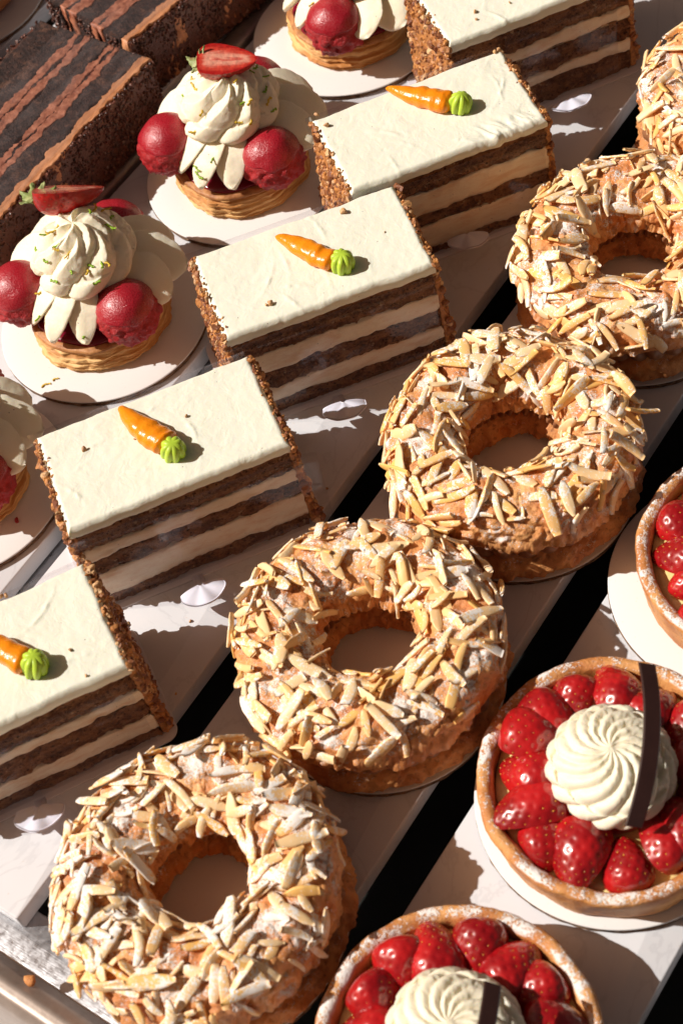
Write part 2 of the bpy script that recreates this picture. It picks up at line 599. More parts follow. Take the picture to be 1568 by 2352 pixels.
c = m.mix(m.ramp(n, 0.38, 0.62), (0.52, 0.22, 0.055), (0.86, 0.54, 0.22))
c = m.mix(m.ramp(b, 0.5, 0.7, 0, 0.5), c, (0.58, 0.28, 0.09))
m.set(color=c, rough=0.55, spec=0.4)
m.bump(n, 0.12, 0.9); m.bump(m.noise(12, 3), 0.02, 0.5)
M_PUFF = m.m
m = MatB('puff_pastry_baked_top')
n = m.noise(2.2, 5, 0.6)
m.set(color=m.mix(m.ramp(n, 0.35, 0.65), (0.34, 0.125, 0.035), (0.56, 0.26, 0.09)), rough=0.55)
m.bump(n, 0.08, 0.9)
M_PUFFTOP = m.m

# tart
m = MatB('sweet_tart_shell')
n = m.noise(0.9, 4); b = m.noise(9, 4, 0.7)
c = m.mix(m.ramp(n, 0.35, 0.65), (0.52, 0.19, 0.05), (0.76, 0.37, 0.125))
c = m.mix(m.ramp(b, 0.3, 0.46, 0.6, 0), c, (0.24, 0.08, 0.03))
c, sm, fb = sugar(m, c, 0.475, 0.545, 5.0, (0.4, 0.85))
m.set(color=c, rough=m.math('MAXIMUM', sm, 0.5), spec=0.4)
m.bump(m.math('ADD', b, m.math('MULTIPLY', m.math('MULTIPLY', sm, fb), 0.7)), 0.06, 0.9)
M_SHELL = m.m
m = MatB('custard')
m.set(color=m.mix(m.noise(1.0, 3), (0.92, 0.74, 0.26), (0.94, 0.82, 0.40)), rough=0.2, spec=0.5, sss=0.1, coat=0.4)
m.sssr((1, .8, .3), 0.1)
m.bump(m.noise(1.6, 3), 0.08, 0.5)
M_CUSTARD = m.m
m = MatB('dark_chocolate')
m.set(color=m.mix(m.noise(1.5, 4), (0.022, 0.009, 0.008), (0.038, 0.016, 0.013)), rough=0.33, spec=0.45)
m.bump(m.noise(3, 5, stretch=(0.3, 3, 1)), 0.02, 0.4)
M_CHOC = m.m
m = MatB('chocolate_sponge')
b = m.noise(5, 5, 0.7)
c = m.mix(m.ramp(b, 0.4, 0.7), (0.018, 0.008, 0.007), (0.085, 0.036, 0.026))
c = m.mix(m.ramp(m.noise(1.2, 5, 0.7), 0.52, 0.68, 0, 0.6), c, (0.22, 0.10, 0.06))
m.set(color=c, rough=0.6, spec=0.4)
m.bump(m.math('ADD', b, m.noise(16, 3)), 0.12, 1.0)
M_CSPONGE = m.m
m = MatB('milk_ganache')
b = m.noise(2.5, 5, 0.7)
m.set(color=m.mix(m.ramp(b, 0.3, 0.7), (0.24, 0.065, 0.03), (0.52, 0.20, 0.11)), rough=0.5)
m.bump(b, 0.08, 0.9)
M_GANACHE = m.m
m = MatB('ganache_edge')
b = m.noise(2.0, 5, 0.7, stretch=(2, .4, 1))
m.set(color=m.mix(m.ramp(b, 0.3, 0.7), (0.50, 0.19, 0.07), (0.68, 0.33, 0.17)), rough=0.42)
m.bump(b, 0.08, 0.9)
M_GEDGE = m.m
m = MatB('chocolate_crumb')
m.set(color=m.mix(m.island(), (0.035, 0.012, 0.008), (0.20, 0.075, 0.05)), rough=0.38, spec=0.55)
m.bump(m.noise(10, 3), 0.04, 0.8)
M_CCRUMB = m.m

# ================================================================== THE SETTING
V, F = bevel_box(-120, 120, -120, 120, -9.2, -8.6, 0.1, 1.0)
o = part('counter', V, F, M_COUNTER); tag(o, None, None, kind='structure')

dis = thing('display_pan', 'worn steel display pan with rounded rim and dark deep wells under the white boards', 'display pan', (0, 0, -8.5))
def pb(name, x0, x1, y0, y1, z0, z1, mat, b=0.08, rc=0.0, seg=4):
    V, F = bevel_box(x0, x1, y0, y1, z0+8.5, z1+8.5, b, rc, seg)
    return part(name, V, F, mat, dis)
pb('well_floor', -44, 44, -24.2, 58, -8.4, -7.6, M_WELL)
# ledge at the near end with round-cornered openings, divider under the gap, side rails
pb('ledge', -44, 44, -24.45, -22.55, -1.25, -0.93, M_STEEL, 0.06)
pb('divider', -10.9, -7.3, -22.6, 58, -1.26, -0.99, M_STEEL, 0.06)
pb('rail', -20.75, -19.42, -22.6, 58, -1.2, -0.12, M_RIM, 0.45, 0.5)
# rolled rim across the near end
def roll_rim():
    n, k = 2, 28
    V = []
    for x in (-44, 44):
        for j in range(k):
            t = j/(k-1)
            pts = [(-24.4, -0.95), (-24.55, -0.7), (-24.75, -0.3), (-25.15, -0.05), (-25.6, -0.1), (-25.9, -0.45), (-26.0, -1.0), (-26.05, -7)]
            s = t*(len(pts)-1); i = min(int(s), len(pts)-2); f = s-i
            V.append((x, pts[i][0]*(1-f)+pts[i+1][0]*f, pts[i][1]*(1-f)+pts[i+1][1]*f+8.5))
        for j in range(k):
            V.append((x, V[-1-2*j][1] if False else 0, 0))
    V = V[:k] + V[2*k:3*k]
    V2 = [(x, y+0.18*(0.5-(y+26)/1.6), z-0.15) for x, y, z in V]
    allv = V+V2
    F = []
    for j in range(k-1):
        F.append([j, j+1, k+j+1, k+j])
        F.append([2*k+j, 3*k+j, 3*k+j+1, 2*k+j+1])
    F.append([0, k, 3*k, 2*k]); F.append([k-1, 3*k-1, 4*k-1, 2*k-1])
    return allv, F
V, F = roll_rim()
part('rim', V, F, M_RIM, dis)
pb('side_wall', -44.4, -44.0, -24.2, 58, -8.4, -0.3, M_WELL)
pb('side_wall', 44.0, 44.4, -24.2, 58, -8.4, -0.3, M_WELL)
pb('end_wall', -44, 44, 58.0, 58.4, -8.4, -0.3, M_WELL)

TILES = [(-29.4, -20.95, 'white marble board at the far left under the dark chocolate cakes'),
         (-19.0, -9.5, 'white marble board under the round cards of the red cream puff tartlets'),
         (-8.5, -0.2, 'white marble board holding the row of carrot cake slices'),
         (1.3, 9.65, 'white marble board under the almond-covered pastry rings'),
         (11.4, 19.85, 'white marble board carrying the strawberry tarts'),
         (21.4, 29.8, 'empty white marble board just showing in the lower right corner'),
         (-39.2, -30.8, 'white marble board at the upper left corner, beyond the chocolate cakes')]
for x0, x1, lab in TILES:
    V, F = bevel_box(x0, x1, -23.3, 56, -0.92, 0.0, 0.07, 0.12)
    o = part('serving_board', V, F, M_TILE)
    tag(o, lab, 'serving board', 'white boards lying side by side across the pan')

# ================================================================== ROUND CARDS
def round_card(loc, R, label, rz=0.0, seed=0):
    t = thing('round_cake_card', label, 'cake card', loc, rz, 'round white cards under the pastries')
    prof = [(0.001, 0.235), (R*0.5, 0.237), (R-0.03, 0.24), (R, 0.255), (R, 0.30), (R-0.03, 0.312), (R*0.7, 0.306), (R*0.35, 0.302), (0.001, 0.30)]
    V, F = lathe(prof, 140)
    part('paper_top', V, F, M_CARD, t)
    def fn(V, A):
        d = 0.03*vn(V*np.array([3, 3, 14]), 1.0, seed)
        V[..., 0] += np.cos(A)*d; V[..., 1] += np.sin(A)*d
        return V
    prof = [(0.001, 0.01), (R-0.12, 0.01), (R-0.04, 0.015)] + [(R-0.035+0.03*math.sin(k*1.9), 0.015+0.21*k/8) for k in range(9)] + [(R-0.1, 0.228), (0.001, 0.228)]
    V, F = lathe(prof, 220, fn=fn)
    part('corrugated_edge', V, F, M_CARDEDGE, t)
    return t

# ================================================================== ALMOND RINGS
def sliver_mesh(seed, mat):
    rng = np.random.default_rng(seed)
    L = rng.uniform(1.15, 1.75); w = rng.uniform(0.155, 0.24); t = rng.uniform(0.045, 0.075)
    n = 13
    kind = rng.integers(3)
    bend = rng.uniform(-0.10, 0.10); tw = rng.uniform(-0.5, 0.5); bz = rng.uniform(-0.05, 0.08)
    e0, e1 = rng.uniform(0.3, 0.85), rng.uniform(0.12, 0.6)
    V = []
    for i in range(n):
        s = i/(n-1)
        x = (s-0.5)*L
        k = min(1.0, e0+(1-e0)*math.sin(min(1, s/0.28)*PI/2), e1+(1-e1)*math.sin(min(1, (1-s)/0.38)*PI/2))
        if kind == 0:            # half-moon outline
            a, b = w*k, w*(0.55+0.1*k)
        elif kind == 1:
            a = b = w*k
        else:
            a, b = w*(0.8+0.2*k)*0.9, w*k*0.9
        tt = t*(0.6+0.4*k)
        yc = bend*((2*s-1)**2)
        zc = bz*((2*s-1)**2)
        for (cy, cz) in ((1, .45), (.72, 1), (-.72, 1), (-1, .45), (-1, -.45), (-.72, -1), (.72, -1), (1, -.45)):
            y = (a if cy > 0 else b)*cy; z = tt*cz
            an = tw*(s-0.5)
            V.append((x, yc+y*math.cos(an)-z*math.sin(an), zc+y*math.sin(an)+z*math.cos(an)))
    V = np.array(V)
    V += 0.02*np.stack([vn(V, 5, seed), vn(V, 5, seed+1), vn(V, 5, seed+2)], -1)
    F = grid_faces(n, 8, False, True)
    F.append([7, 6, 5, 4, 3, 2, 1, 0]); F.append([(n-1)*8+k for k in range(8)])
    return V, F
SL_SHAPES = [sliver_mesh(900+k, None) for k in range(12)]
SL_A = [mesh('almond_sliver', V, F, M_ALMOND) for V, F in SL_SHAPES]
SL_B = [mesh('almond_sliver', V, F, M_ALMOND2) for V, F in SL_SHAPES]

def ring_body(seed, rc, a, z0, h, under, nu=300, nv=84, amp=1.0, sq=0.75):
    u = np.linspace(0, 2*PI, nu, endpoint=False)
    ph = np.linspace(0, 2*PI, nv, endpoint=False)
    U, P = np.meshgrid(u, ph, indexing='ij')
    def surf(U, P):
        cu = np.stack([np.cos(U)*2.0, np.sin(U)*2.0, np.zeros_like(U)], -1)
        rcc = rc + 0.10*vn(cu, 0.8, seed+3)
        aa = a*(1+0.07*vn(cu, 1.1, seed+5))
        c, s = np.cos(P), np.sin(P)
        rr = rcc + aa*np.sign(c)*np.abs(c)**0.85
        z = np.where(s > 0, z0 + h*np.abs(s)**sq*(1+0.08*vn(cu, 1.4, seed+9)), z0 - under*np.abs(s)**0.6)
        V = np.stack([rr*np.cos(U), rr*np.sin(U), z], -1)
        # outward direction for displacement
        N = np.stack([c*np.cos(U), c*np.sin(U), np.where(s > 0, s, s*0.3)], -1)
        d = 0.13*vn(V, 0.8, seed)+0.085*fbm(V, 2.4, 4, seed+31, 0.6)
        edge = np.exp(-(np.abs(s)/0.35)**2)
        d = d*amp + edge*0.14*fbm(V, 3.2, 3, seed+51)
        # shallow cracks
        cr = np.abs(vn(V, 1.25, seed+77))
        d = d - 0.10*np.exp(-(cr/0.06)**2)*amp*(s > 0)
        return V + N*d[..., None]
    return surf, surf(U, P).reshape(-1, 3), grid_faces(nu, nv, True, True)

def almond_ring(loc, rz, seed, label, n_sl, dusty, bare=None):
    t = thing('almond_pastry_ring', label, 'pastry ring', loc, rz, 'almond-covered choux rings filled with praline cream')
    surf, V, F = ring_body(seed, 3.36, 1.46, 0.48, 0.92, 0.22, 260, 56)
    part('choux_base', V, F, M_CHOUXB, t)
    # piped praline: a wavy belt of ridges between the two halves
    nu, nv = 520, 26
    U, P = np.meshgrid(np.linspace(0, 2*PI, nu, endpoint=False), np.linspace(0, 2*PI, nv, endpoint=False), indexing='ij')
    c, s = np.cos(P), np.sin(P)
    rg = np.abs(np.cos(U*19 + s*1.3 + 0.8*np.sin(U*3+seed)))**0.7
    rad = 1.10 + 0.30*rg
    rr_ = 3.30 + rad*c
    V = np.stack([rr_*np.cos(U), rr_*np.sin(U), 1.66+0.72*s*(0.85+0.15*rg)], -1)
    V += 0.04*vn(V, 3, seed)[..., None]
    part('praline_cream', V.reshape(-1, 3), grid_faces(nu, nv, True, True), M_PRALINE, t)
    surf, V, F = ring_body(seed+200, 3.27, 1.50, 2.15, 1.62, 0.20, 420, 120, sq=0.58)
    top = part('choux_top', V, F, M_CHOUX, t)
    rng = np.random.default_rng(seed)
    items = []
    placed = []
    tries = 0
    while len(items) < n_sl and tries < n_sl*40:
        tries += 1
        u = rng.uniform(0, 2*PI); p = rng.uniform(0.16, 2.85)
        r_here = 3.27+1.5*math.cos(p)
        if rng.uniform() > r_here/4.8: continue
        if p > PI*0.5 and rng.uniform() < 0.25: continue
        wa = u + rz
        # the side away from the light has a bare glazed patch
        if bare is not None:
            dd = math.atan2(math.sin(wa-bare), math.cos(wa-bare))
            if abs(dd) < 0.8 and p < 0.95 and rng.uniform() < 0.85: continue
        e = 0.02
        A = surf(np.array([u, u+e, u]), np.array([p, p, p+e]))
        du = A[1]-A[0]; dp = A[2]-A[0]
        # smooth analytic normal keeps slivers from standing on cracks
        N = np.array([math.cos(p)*math.cos(u)/1.5, math.cos(p)*math.sin(u)/1.5, math.sin(p)/1.5])
        N /= np.linalg.norm(N)
        pos = A[0]
        if any(np.linalg.norm(pos-q) < 0.25 for q in placed): continue
        near = sum(1 for q in placed if np.linalg.norm(pos-q) < 0.62)
        if near > 4: continue
        placed.append(pos)
        N = N + rng.normal(size=3)*0.09; N /= np.linalg.norm(N)
        X = rng.normal(size=3)
        X -= N*(X@N); X /= np.linalg.norm(X)
        X = X + N*rng.normal()*0.06
        X /= np.linalg.norm(X)
        N = N - X*(X@N); N /= np.linalg.norm(N)
        if rng.uniform() < 0.25:                      # some rest on an edge
            a = rng.uniform(0.5, 1.2); Y = np.cross(N, X)
            N = N*math.cos(a)+Y*math.sin(a)
        Y = np.cross(N, X)
        pos = pos + np.array([math.cos(p)*math.cos(u), math.cos(p)*math.sin(u), math.sin(p)])*(0.02+0.06*near+rng.uniform(0, 0.03))
        sc = rng.uniform(0.72, 1.08) if rng.uniform() > 0.2 else rng.uniform(0.4, 0.65)
        M3 = np.stack([X, Y, N], 1)
        items.append((pos, M3, sc, int(rng.integers(12))))
    # nearest to the viewer first
    rot = np.array([[math.cos(rz), -math.sin(rz), 0], [math.sin(rz), math.cos(rz), 0], [0, 0, 1]])
    cdir = -np.array(fw[:])
    items.sort(key=lambda it: -((rot@it[0])@cdir*0.5 + (rot@it[1][:, 2])@cdir*1.5+it[2]*2))
    lib = SL_B if dusty else SL_A
    for pos, M3, sc, k in items[:100]:
        o = bpy.data.objects.new('almond_sliver', lib[k])
        link(o, t)
        mm = Matrix([[M3[i][j]*sc for j in range(3)] + [pos[i]*S] for i in range(3)] + [[0, 0, 0, 1]])
        o.matrix_local = mm
    rest = items[100:]
    if rest:
        soup = [(SL_SHAPES[k][0]*sc@M3.T+pos, SL_SHAPES[k][1]) for pos, M3, sc, k in rest]
        V, F = join_soup(soup)
        o = part('almond_slivers', V, F, M_ALMOND2 if dusty else M_ALMOND, t)
        o['kind'] = 'stuff'
    return t

RINGS = [((5.9, 21.0, 0.3), 0.4, 11, 'almond ring cut by the right edge near the top corner of the photo', 235, False, None, 'round card under the almond ring cut by the right edge'),
         ((5.65, 10.95, 0.3), 2.1, 23, 'almond ring in the upper right, directly behind the complete central one', 250, False, None, 'round card under the upper right almond ring'),
         ((5.95, 0.75, 0.3), 4.0, 37, 'almond ring right of centre with bright dusty slivers, beside the second carrot cake', 255, False, -0.75, 'round card seen through the hole of the bright almond ring right of centre'),
         ((5.9, -9.15, 0.3), 0.0, 41, 'almond ring at the centre bottom whose hole shows piped brown cream ridges', 230, False, -0.55, 'round card under the almond ring with piped brown cream in its hole'),
         ((5.9, -19.5, 0.3), 1.2, 59, 'heavily sugared almond ring nearest the viewer at the lower left', 290, True, 0.0, 'round card seen through the hole of the heavily sugared nearest almond ring')]
for L_ in RINGS:
    almond_ring(*L_[:7])
    round_card((L_[0][0]+0.15, L_[0][1]-0.1, 0.0), 4.55, L_[7], 0, L_[2])

# ================================================================== CARROT CAKES
CW, CL, CH = 4.78, 8.6, 5.36
def piped_carrot(parent, tip, leaf, seed):
    tip = np.array(tip); leaf = np.array(leaf)
    d = leaf-tip; Ln = np.linalg.norm(d); ang = math.atan2(d[1], d[0])
    rng = np.random.default_rng(seed)
    n, k = 60, 28
    V = []
    for i in range(n):
        s = i/(n-1)
        r = 0.09 + 0.42*math.sin(min(1, s*1.05)**0.75*PI*0.52)
        if s < 0.04: r *= math.sqrt(s/0.04+0.02)
        if s > 0.93: r *= math.sqrt(max(0.02, (1-s)/0.07))
        r *= (0.94+0.12*((seed*7) % 10)/10)*(1 + 0.032*math.sin(s*PI*2*(4+seed % 3)+seed+2.2*math.sin(s*4+seed)))
        yc = 0.10*math.sin(s*PI*1.3+seed)
        for j in range(k):
            a = 2*PI*j/k
            V.append((s*Ln*0.93, yc+r*math.cos(a), max(-0.02, 0.30+r*0.80*math.sin(a)*1.0 - 0.12*(1-s))))
    V = np.array(V); V += 0.05*vn(V, 2.2, seed)[..., None]
    V[:, 2] = np.maximum(V[:, 2], -0.03)
    F = grid_faces(n, k, False, True)
    F.append(list(range(k))[::-1]); F.append([(n-1)*k+j for j in range(k)])
    c = part('piped_carrot', V, F, M_ORANGE, parent, loc=(tip[0], tip[1], CH+0.01), rot=(0, 0, ang))
    # leaf rosette
    na, nr = 144, 20
    A, T = np.meshgrid(np.linspace(0, 2*PI, na, endpoint=False), np.linspace(0, 1, nr), indexing='ij')
    ridge = np.abs(np.cos(A*4 + T*0.9))**0.8
    R = 0.47*np.sin(T*PI*0.62)**0.7/np.sin(PI*0.62)**0.7*(0.80+0.22*ridge)
    Z = 0.78*(1-T**1.9) - 0.05
    V = np.stack([R*np.cos(A), R*np.sin(A), Z], -1).reshape(-1, 3)
    V = V*(1+0.07*vn(V, 2.2, seed)[:, None])
    part('carrot_top', V, grid_faces(na, nr, True, False), M_GREEN, c, loc=(Ln*0.99, 0, 0.03), rot=(rng.uniform(-.2, .25), rng.uniform(0.05, 0.35), rng.uniform(0, 1)))

def slab(zb, zt, rough, inset, seed, cap=False):
    """closed slab; zb, zt are functions of x,y arrays"""
    nx, ny, nz = 150, 80, 10
    hx, hy = CL/2-inset, CW/2-inset
    per = [(x, -hy, 0, -1) for x in np.linspace(-hx, hx, nx, endpoint=False)] + [(hx, y, 1, 0) for y in np.linspace(-hy, hy, ny, endpoint=False)] + \
          [(x, hy, 0, 1) for x in np.linspace(hx, -hx, nx, endpoint=False)] + [(-hx, y, -1, 0) for y in np.linspace(hy, -hy, ny, endpoint=False)]
    per = np.array(per)
    X, Y = per[:, 0][:, None], per[:, 1][:, None]
    T = np.linspace(0, 1, nz)[None, :]
    ZB, ZT = zb(X, Y), zt(X, Y)
    Z = ZB+(ZT-ZB)*T
    P = np.stack([X+0*Z, Y+0*Z, Z], -1)
    d = rough*fbm(P, 2.2, 4, seed, 0.6)
    d = d - 0.05*(np.abs(T*2-1)**4)
    P[..., 0] += per[:, 2][:, None]*d
    P[..., 1] += per[:, 3][:, None]*d
    V = P.reshape(-1, 3)
    n = len(per)
    F = grid_faces(n, nz, True, False)
    F.append([i*nz for i in range(n)][::-1])
    F.append([i*nz+nz-1 for i in range(n)])
    return V, F

def frosting_mesh(zb, seed, scrape=False):
    nx, ny = 170, 100
    hx, hy = CL/2+0.02, CW/2+0.02
    x = np.linspace(-1, 1, nx); y = np.linspace(-1, 1, ny)
    # denser near the borders
    x = np.sign(x)*(1-(1-np.abs(x))**1.35); y = np.sign(y)*(1-(1-np.abs(y))**1.35)
    X, Y = np.meshgrid(x*hx, y*hy, indexing='ij')
    P = np.stack([X, Y, 0*X], -1)
    ex = 0.05*fbm(P*np.array([0, 1, 0]), 1.2, 3, seed)+0.014*fbm(P*np.array([0, 1, 0]), 3, 2, seed+4)
    ey = 0.05*fbm(P*np.array([1, 0, 0]), 0.9, 3, seed+8)+0.014*fbm(P*np.array([1, 0, 0]), 3, 2, seed+5)
    X2 = X*(1+ex/hx); Y2 = Y*(1+ey/hy)
    dist = np.minimum(hx-np.abs(X), hy-np.abs(Y))
    rnd = 0.16*np.clip(1-dist/0.20, 0, 1)**2.2
    Z = CH - rnd + 0.022*fbm(P, 0.6, 3, seed) + 0.006*fbm(P, 4, 2, seed+2)
    # a smear and scrape marks left by the spatula
    rng = np.random.default_rng(seed)
    for _ in range(8):
        cx, cy = rng.uniform(-hx*0.85, hx*0.85), rng.uniform(-hy*.8, hy*.8)
        a = rng.uniform(0, PI); u = (X-cx)*math.cos(a)+(Y-cy)*math.sin(a); v = -(X-cx)*math.sin(a)+(Y-cy)*math.cos(a)
        Z += 0.05*np.exp(-(u/rng.uniform(.3, 1.1))**2-((v-0.15*u*u)/0.07)**2)*(0.6+0.7*vn(P, 5, seed+int(_)))
    if scrape:
        mk_ = np.exp(-((X-2.6)/1.3)**4)*np.clip((-Y-hy+1.15)/0.5, 0, 1)
        Q = np.stack([X*2.6+Y*1.6, (Y-X)*0.5, 0*X], -1)
        Z = Z + mk_*(0.10*fbm(Q, 1.6, 3, 8)-0.03)
        Y2 = Y2 + mk_*0.12*fbm(Q, 1.0, 2, 18)
    top = np.stack([X2, Y2, Z], -1).reshape(-1, 3)
    F = grid_faces(nx, ny)
    idx = [i*ny for i in range(nx)] + [(nx-1)*ny+j for j in range(1, ny)] + [i*ny+ny-1 for i in range(nx-2, -1, -1)] + [j for j in range(ny-2, 0, -1)]
    b = top[idx]
    n = len(idx)
    V = [top]
    prev = idx
    off = len(top)
    nz = 6
    for k in range(1, nz+1):
        t = k/nz
        q = b.copy()
        zbot = zb(b[:, 0], b[:, 1])
        q[:, 2] = b[:, 2]*(1-t)+zbot*t
        out = 0.03*math.sin(t*PI) + 0.03*fbm(q, 2.5, 3, seed+12)*t
        q[:, 0] += np.where(np.abs(b[:, 0]) > hx-0.3, np.sign(b[:, 0])*out, 0)
        q[:, 1] += np.where(np.abs(b[:, 1]) > hy-0.3, np.sign(b[:, 1])*out, 0)
        V.append(q)
        cur = list(range(off, off+n))
        for i in range(n):
            F.append([prev[i], cur[i], cur[(i+1) % n], prev[(i+1) % n]])
        prev = cur; off += n
    F.append(prev[::-1])
    return np.concatenate(V), F

def shell_tab(parent, loc, rot, seed):
    na, nr = 61, 14
    A, T = np.meshgrid(np.linspace(-PI*0.52, PI*0.52, na), np.linspace(0.08, 1, nr), indexing='ij')
    sc = np.cos(A*3.0)**2
    R = 1.15*T*(1-0.10*(1-sc)*T**3)
    Z = 0.10*T*sc*1.0 + 0.22*(1-T**2)
    V1 = np.stack([R*np.cos(A), R*np.sin(A)*0.86, Z], -1).reshape(-1, 3)
    V2 = V1 - np.array([0, 0, 0.07])
    n = len(V1)
    F = grid_faces(na, nr) + [f[::-1] for f in grid_faces(na, nr, off=n)]
    for i in range(na-1):
        a, b = i*nr+nr-1, (i+1)*nr+nr-1
        F.append([a, a+n, b+n, b]); a, b = i*nr, (i+1)*nr; F.append([a, b, b+n, a+n])
    for j in range(nr-1):
        F.append([j, j+n, j+1+n, j+1]); q = (na-1)*nr+j; F.append([q, q+1, q+1+n, q+n])
    return part('scalloped_tab', np.concatenate([V1, V2]), F, M_TAB, parent, loc=loc, rot=rot)

def film_box(parent, x0, x1, y, z0, z1, lean=0.0, name='plastic_film', mat=None, curl=0.0, seed=0, droop=0.0):
    nx, nz = 60, 8
    X, T = np.meshgrid(np.linspace(x0, x1, nx), np.linspace(0, 1, nz), indexing='ij')
    Z = z0+(z1-z0)*T + droop*(X-x0)/(x1-x0)*T
    P = np.stack([X, 0*X, Z], -1)
    Y = y + lean*T + 0.012*vn(P, 0.8, seed) + curl*np.clip((X-CL/2+0.2)/1.2, 0, 1)**2
    A = np.stack([X, Y, Z], -1).reshape(-1, 3)
    B = A+np.array([0, 0.012, 0])
    n = len(A)
    F = [f[::-1] for f in grid_faces(nx, nz)] + grid_faces(nx, nz, off=n)
    idx = [i*nz for i in range(nx)] + [(nx-1)*nz+j for j in range(1, nz)] + [i*nz+nz-1 for i in range(nx-2, -1, -1)] + [j for j in range(nz-2, 0, -1)]
    for i in range(len(idx)):
        a, b = idx[i], idx[(i+1) % len(idx)]
        F.append([a, b, b+n, a+n])
    return part(name, np.concatenate([A, B]), F, mat or M_FILM, parent)

def carrot_cake(FR, ang, seed, label, tip, leaf, levels, film, tabx, plate_label, crumb_at, scrape=False):
    a = math.radians(ang)
    ex = np.array([math.cos(a), math.sin(a)]); ey = np.array([-ex[1], ex[0]])
    c = np.array(FR) - ex*CL/2 + ey*CW/2
    rng = np.random.default_rng(seed)
    # plastic base with its tab
    pl = thing('cake_base_sheet', plate_label, 'cake base', (c[0], c[1], 0.0), a, 'thin white plastic sheets under the carrot cakes')
    V, F = bevel_box(-CL/2-0.75, CL/2+0.55, -CW/2-0.32, CW/2+0.30, 0.005, 0.075, 0.02, 0.55, 8)
    part('sheet', V, F, M_SHEET, pl)
    p = np.array(tabx)+np.array([0.95, -0.80])-c
    tx, ty = p@ex, p@ey+0.5
    shell_tab(pl, (tx, ty, 0.95), (0, -0.35, -PI/2+rng.uniform(-0.35, 0.25)), seed)
    V = []  # strap added to hold the tab up where sunlight reaches it
    for i in range(12):
        q = i/11
        yy = (-CW/2-0.1)*(1-q)+(ty-0.15)*q; zz = 0.06+0.98*q**1.6
        for a_, b_ in ((-.22, 0), (.22, 0), (.22, -.05), (-.22, -.05)):
            V.append((tx+a_, yy, zz+b_))
    F = grid_faces(12, 4, False, True) + [[3, 2, 1, 0], [44, 45, 46, 47]]
    part('added_tab_strap', V, F, M_TAB, pl)
    t = thing('carrot_cake_slice', label, 'cake slice', (c[0], c[1], 0.08), a, 'oblong carrot cake slices with piped carrots')
    def mk(z, k):
        amp = 0.10 if 0.05 < z < CH-0.7 else 0.02
        return lambda X, Y: z + amp*(fbm(np.stack([X+0*Y, Y+0*X, 0*X+0*Y+k], -1), 0.55, 3, seed+k*3, 0.62)+0.42*fbm(np.stack([X+0*Y, Y+0*X, 0*X+0*Y+k], -1), 3.1, 3, seed+k*3+1, 0.7))
    fs = [mk(z, k) for k, z in enumerate(levels)]
    names = ['sponge_layer', 'cream_layer', 'sponge_layer', 'cream_layer', 'sponge_layer']
    for k in range(5):
        sp = names[k] == 'sponge_layer'
        V, F = slab(fs[k], fs[k+1], 0.085 if sp else 0.035, 0.05 if sp else 0.02, seed+k*11)
        part(names[k], V, F, M_SPONGE if sp else M_FILL, t)
    V, F = frosting_mesh(fs[5], seed, scrape)
    part('frosting', V, F, M_FROST, t)
    # chopped nut crusts on the two short ends
    for sx in (-1, 1):
        n = 1000
        y = rng.uniform(-CW/2-0.02, CW/2+0.02, n); z = rng.uniform(0.05, CH-0.12, n)
        bulge = 0.10+0.22*np.clip(1-z/CH, 0, 1)**1.2
        x = sx*(CL/2 + bulge*rng.uniform(0.35, 1.25, n) + 0.10*vn(np.stack([y, z, 0*z], -1), 1.3, seed))
        s = rng.uniform(0.09, 0.20, n)*np.where(rng.uniform(size=n) < 0.12, 1.45, 1)
        ok = np.ones(n, bool)
        pts = [np.stack([x, y, z], -1)[ok]]; sz = [s[ok]]
        m2 = 26                                            # a few that spilled over the top edge
        pts.append(np.stack([sx*(CL/2-np.abs(rng.normal(0, 0.14, m2))+0.1), rng.uniform(-CW/2+.1, CW/2-.1, m2), CH-0.10+rng.uniform(0, 0.08, m2)], -1)); sz.append(rng.uniform(0.05, 0.11, m2))
        V, F = crumbs(np.concatenate(pts), np.concatenate(sz), rng)
        part('nut_crust', V, F, M_NUT, t, smooth=False)
        V, F = bevel_box(-0.16, 0.16, -CW/2+0.05, CW/2-0.05, 0.02, CH-0.35, 0.08, 0.1)
        V = np.array(V); V[:, 0] += 0.15*np.clip(1-V[:, 2]/CH, 0, 1)*sx
        part('nut_backing', V, F, M_NUT, t, loc=(sx*CL/2, 0, 0))
    def loc2(q):
        d = np.array(q)-c
        return (d@ex, d@ey)
    if tip is not None:
        piped_carrot(t, loc2(tip), loc2(leaf), seed)
    for qx, qy, sz in crumb_at:
        x, y = loc2((qx, qy))
        V, F = crumbs([(0, 0, 0)], [sz], rng)
        part('nut_crumb', V, F, M_NUT, t, loc=(x, y, CH+sz*0.45))
    # clear film on both long faces
    x0, x1, zt, lean, curl = film
    film_box(t, x0, x1, -CW/2-0.09, 0.02, zt, lean, curl=curl, seed=seed)
    film_box(t, -CL/2-0.3, CL/2-0.1, CW/2+0.09, 0.02, CH+0.10, 0.0, seed=seed+5)
    return t

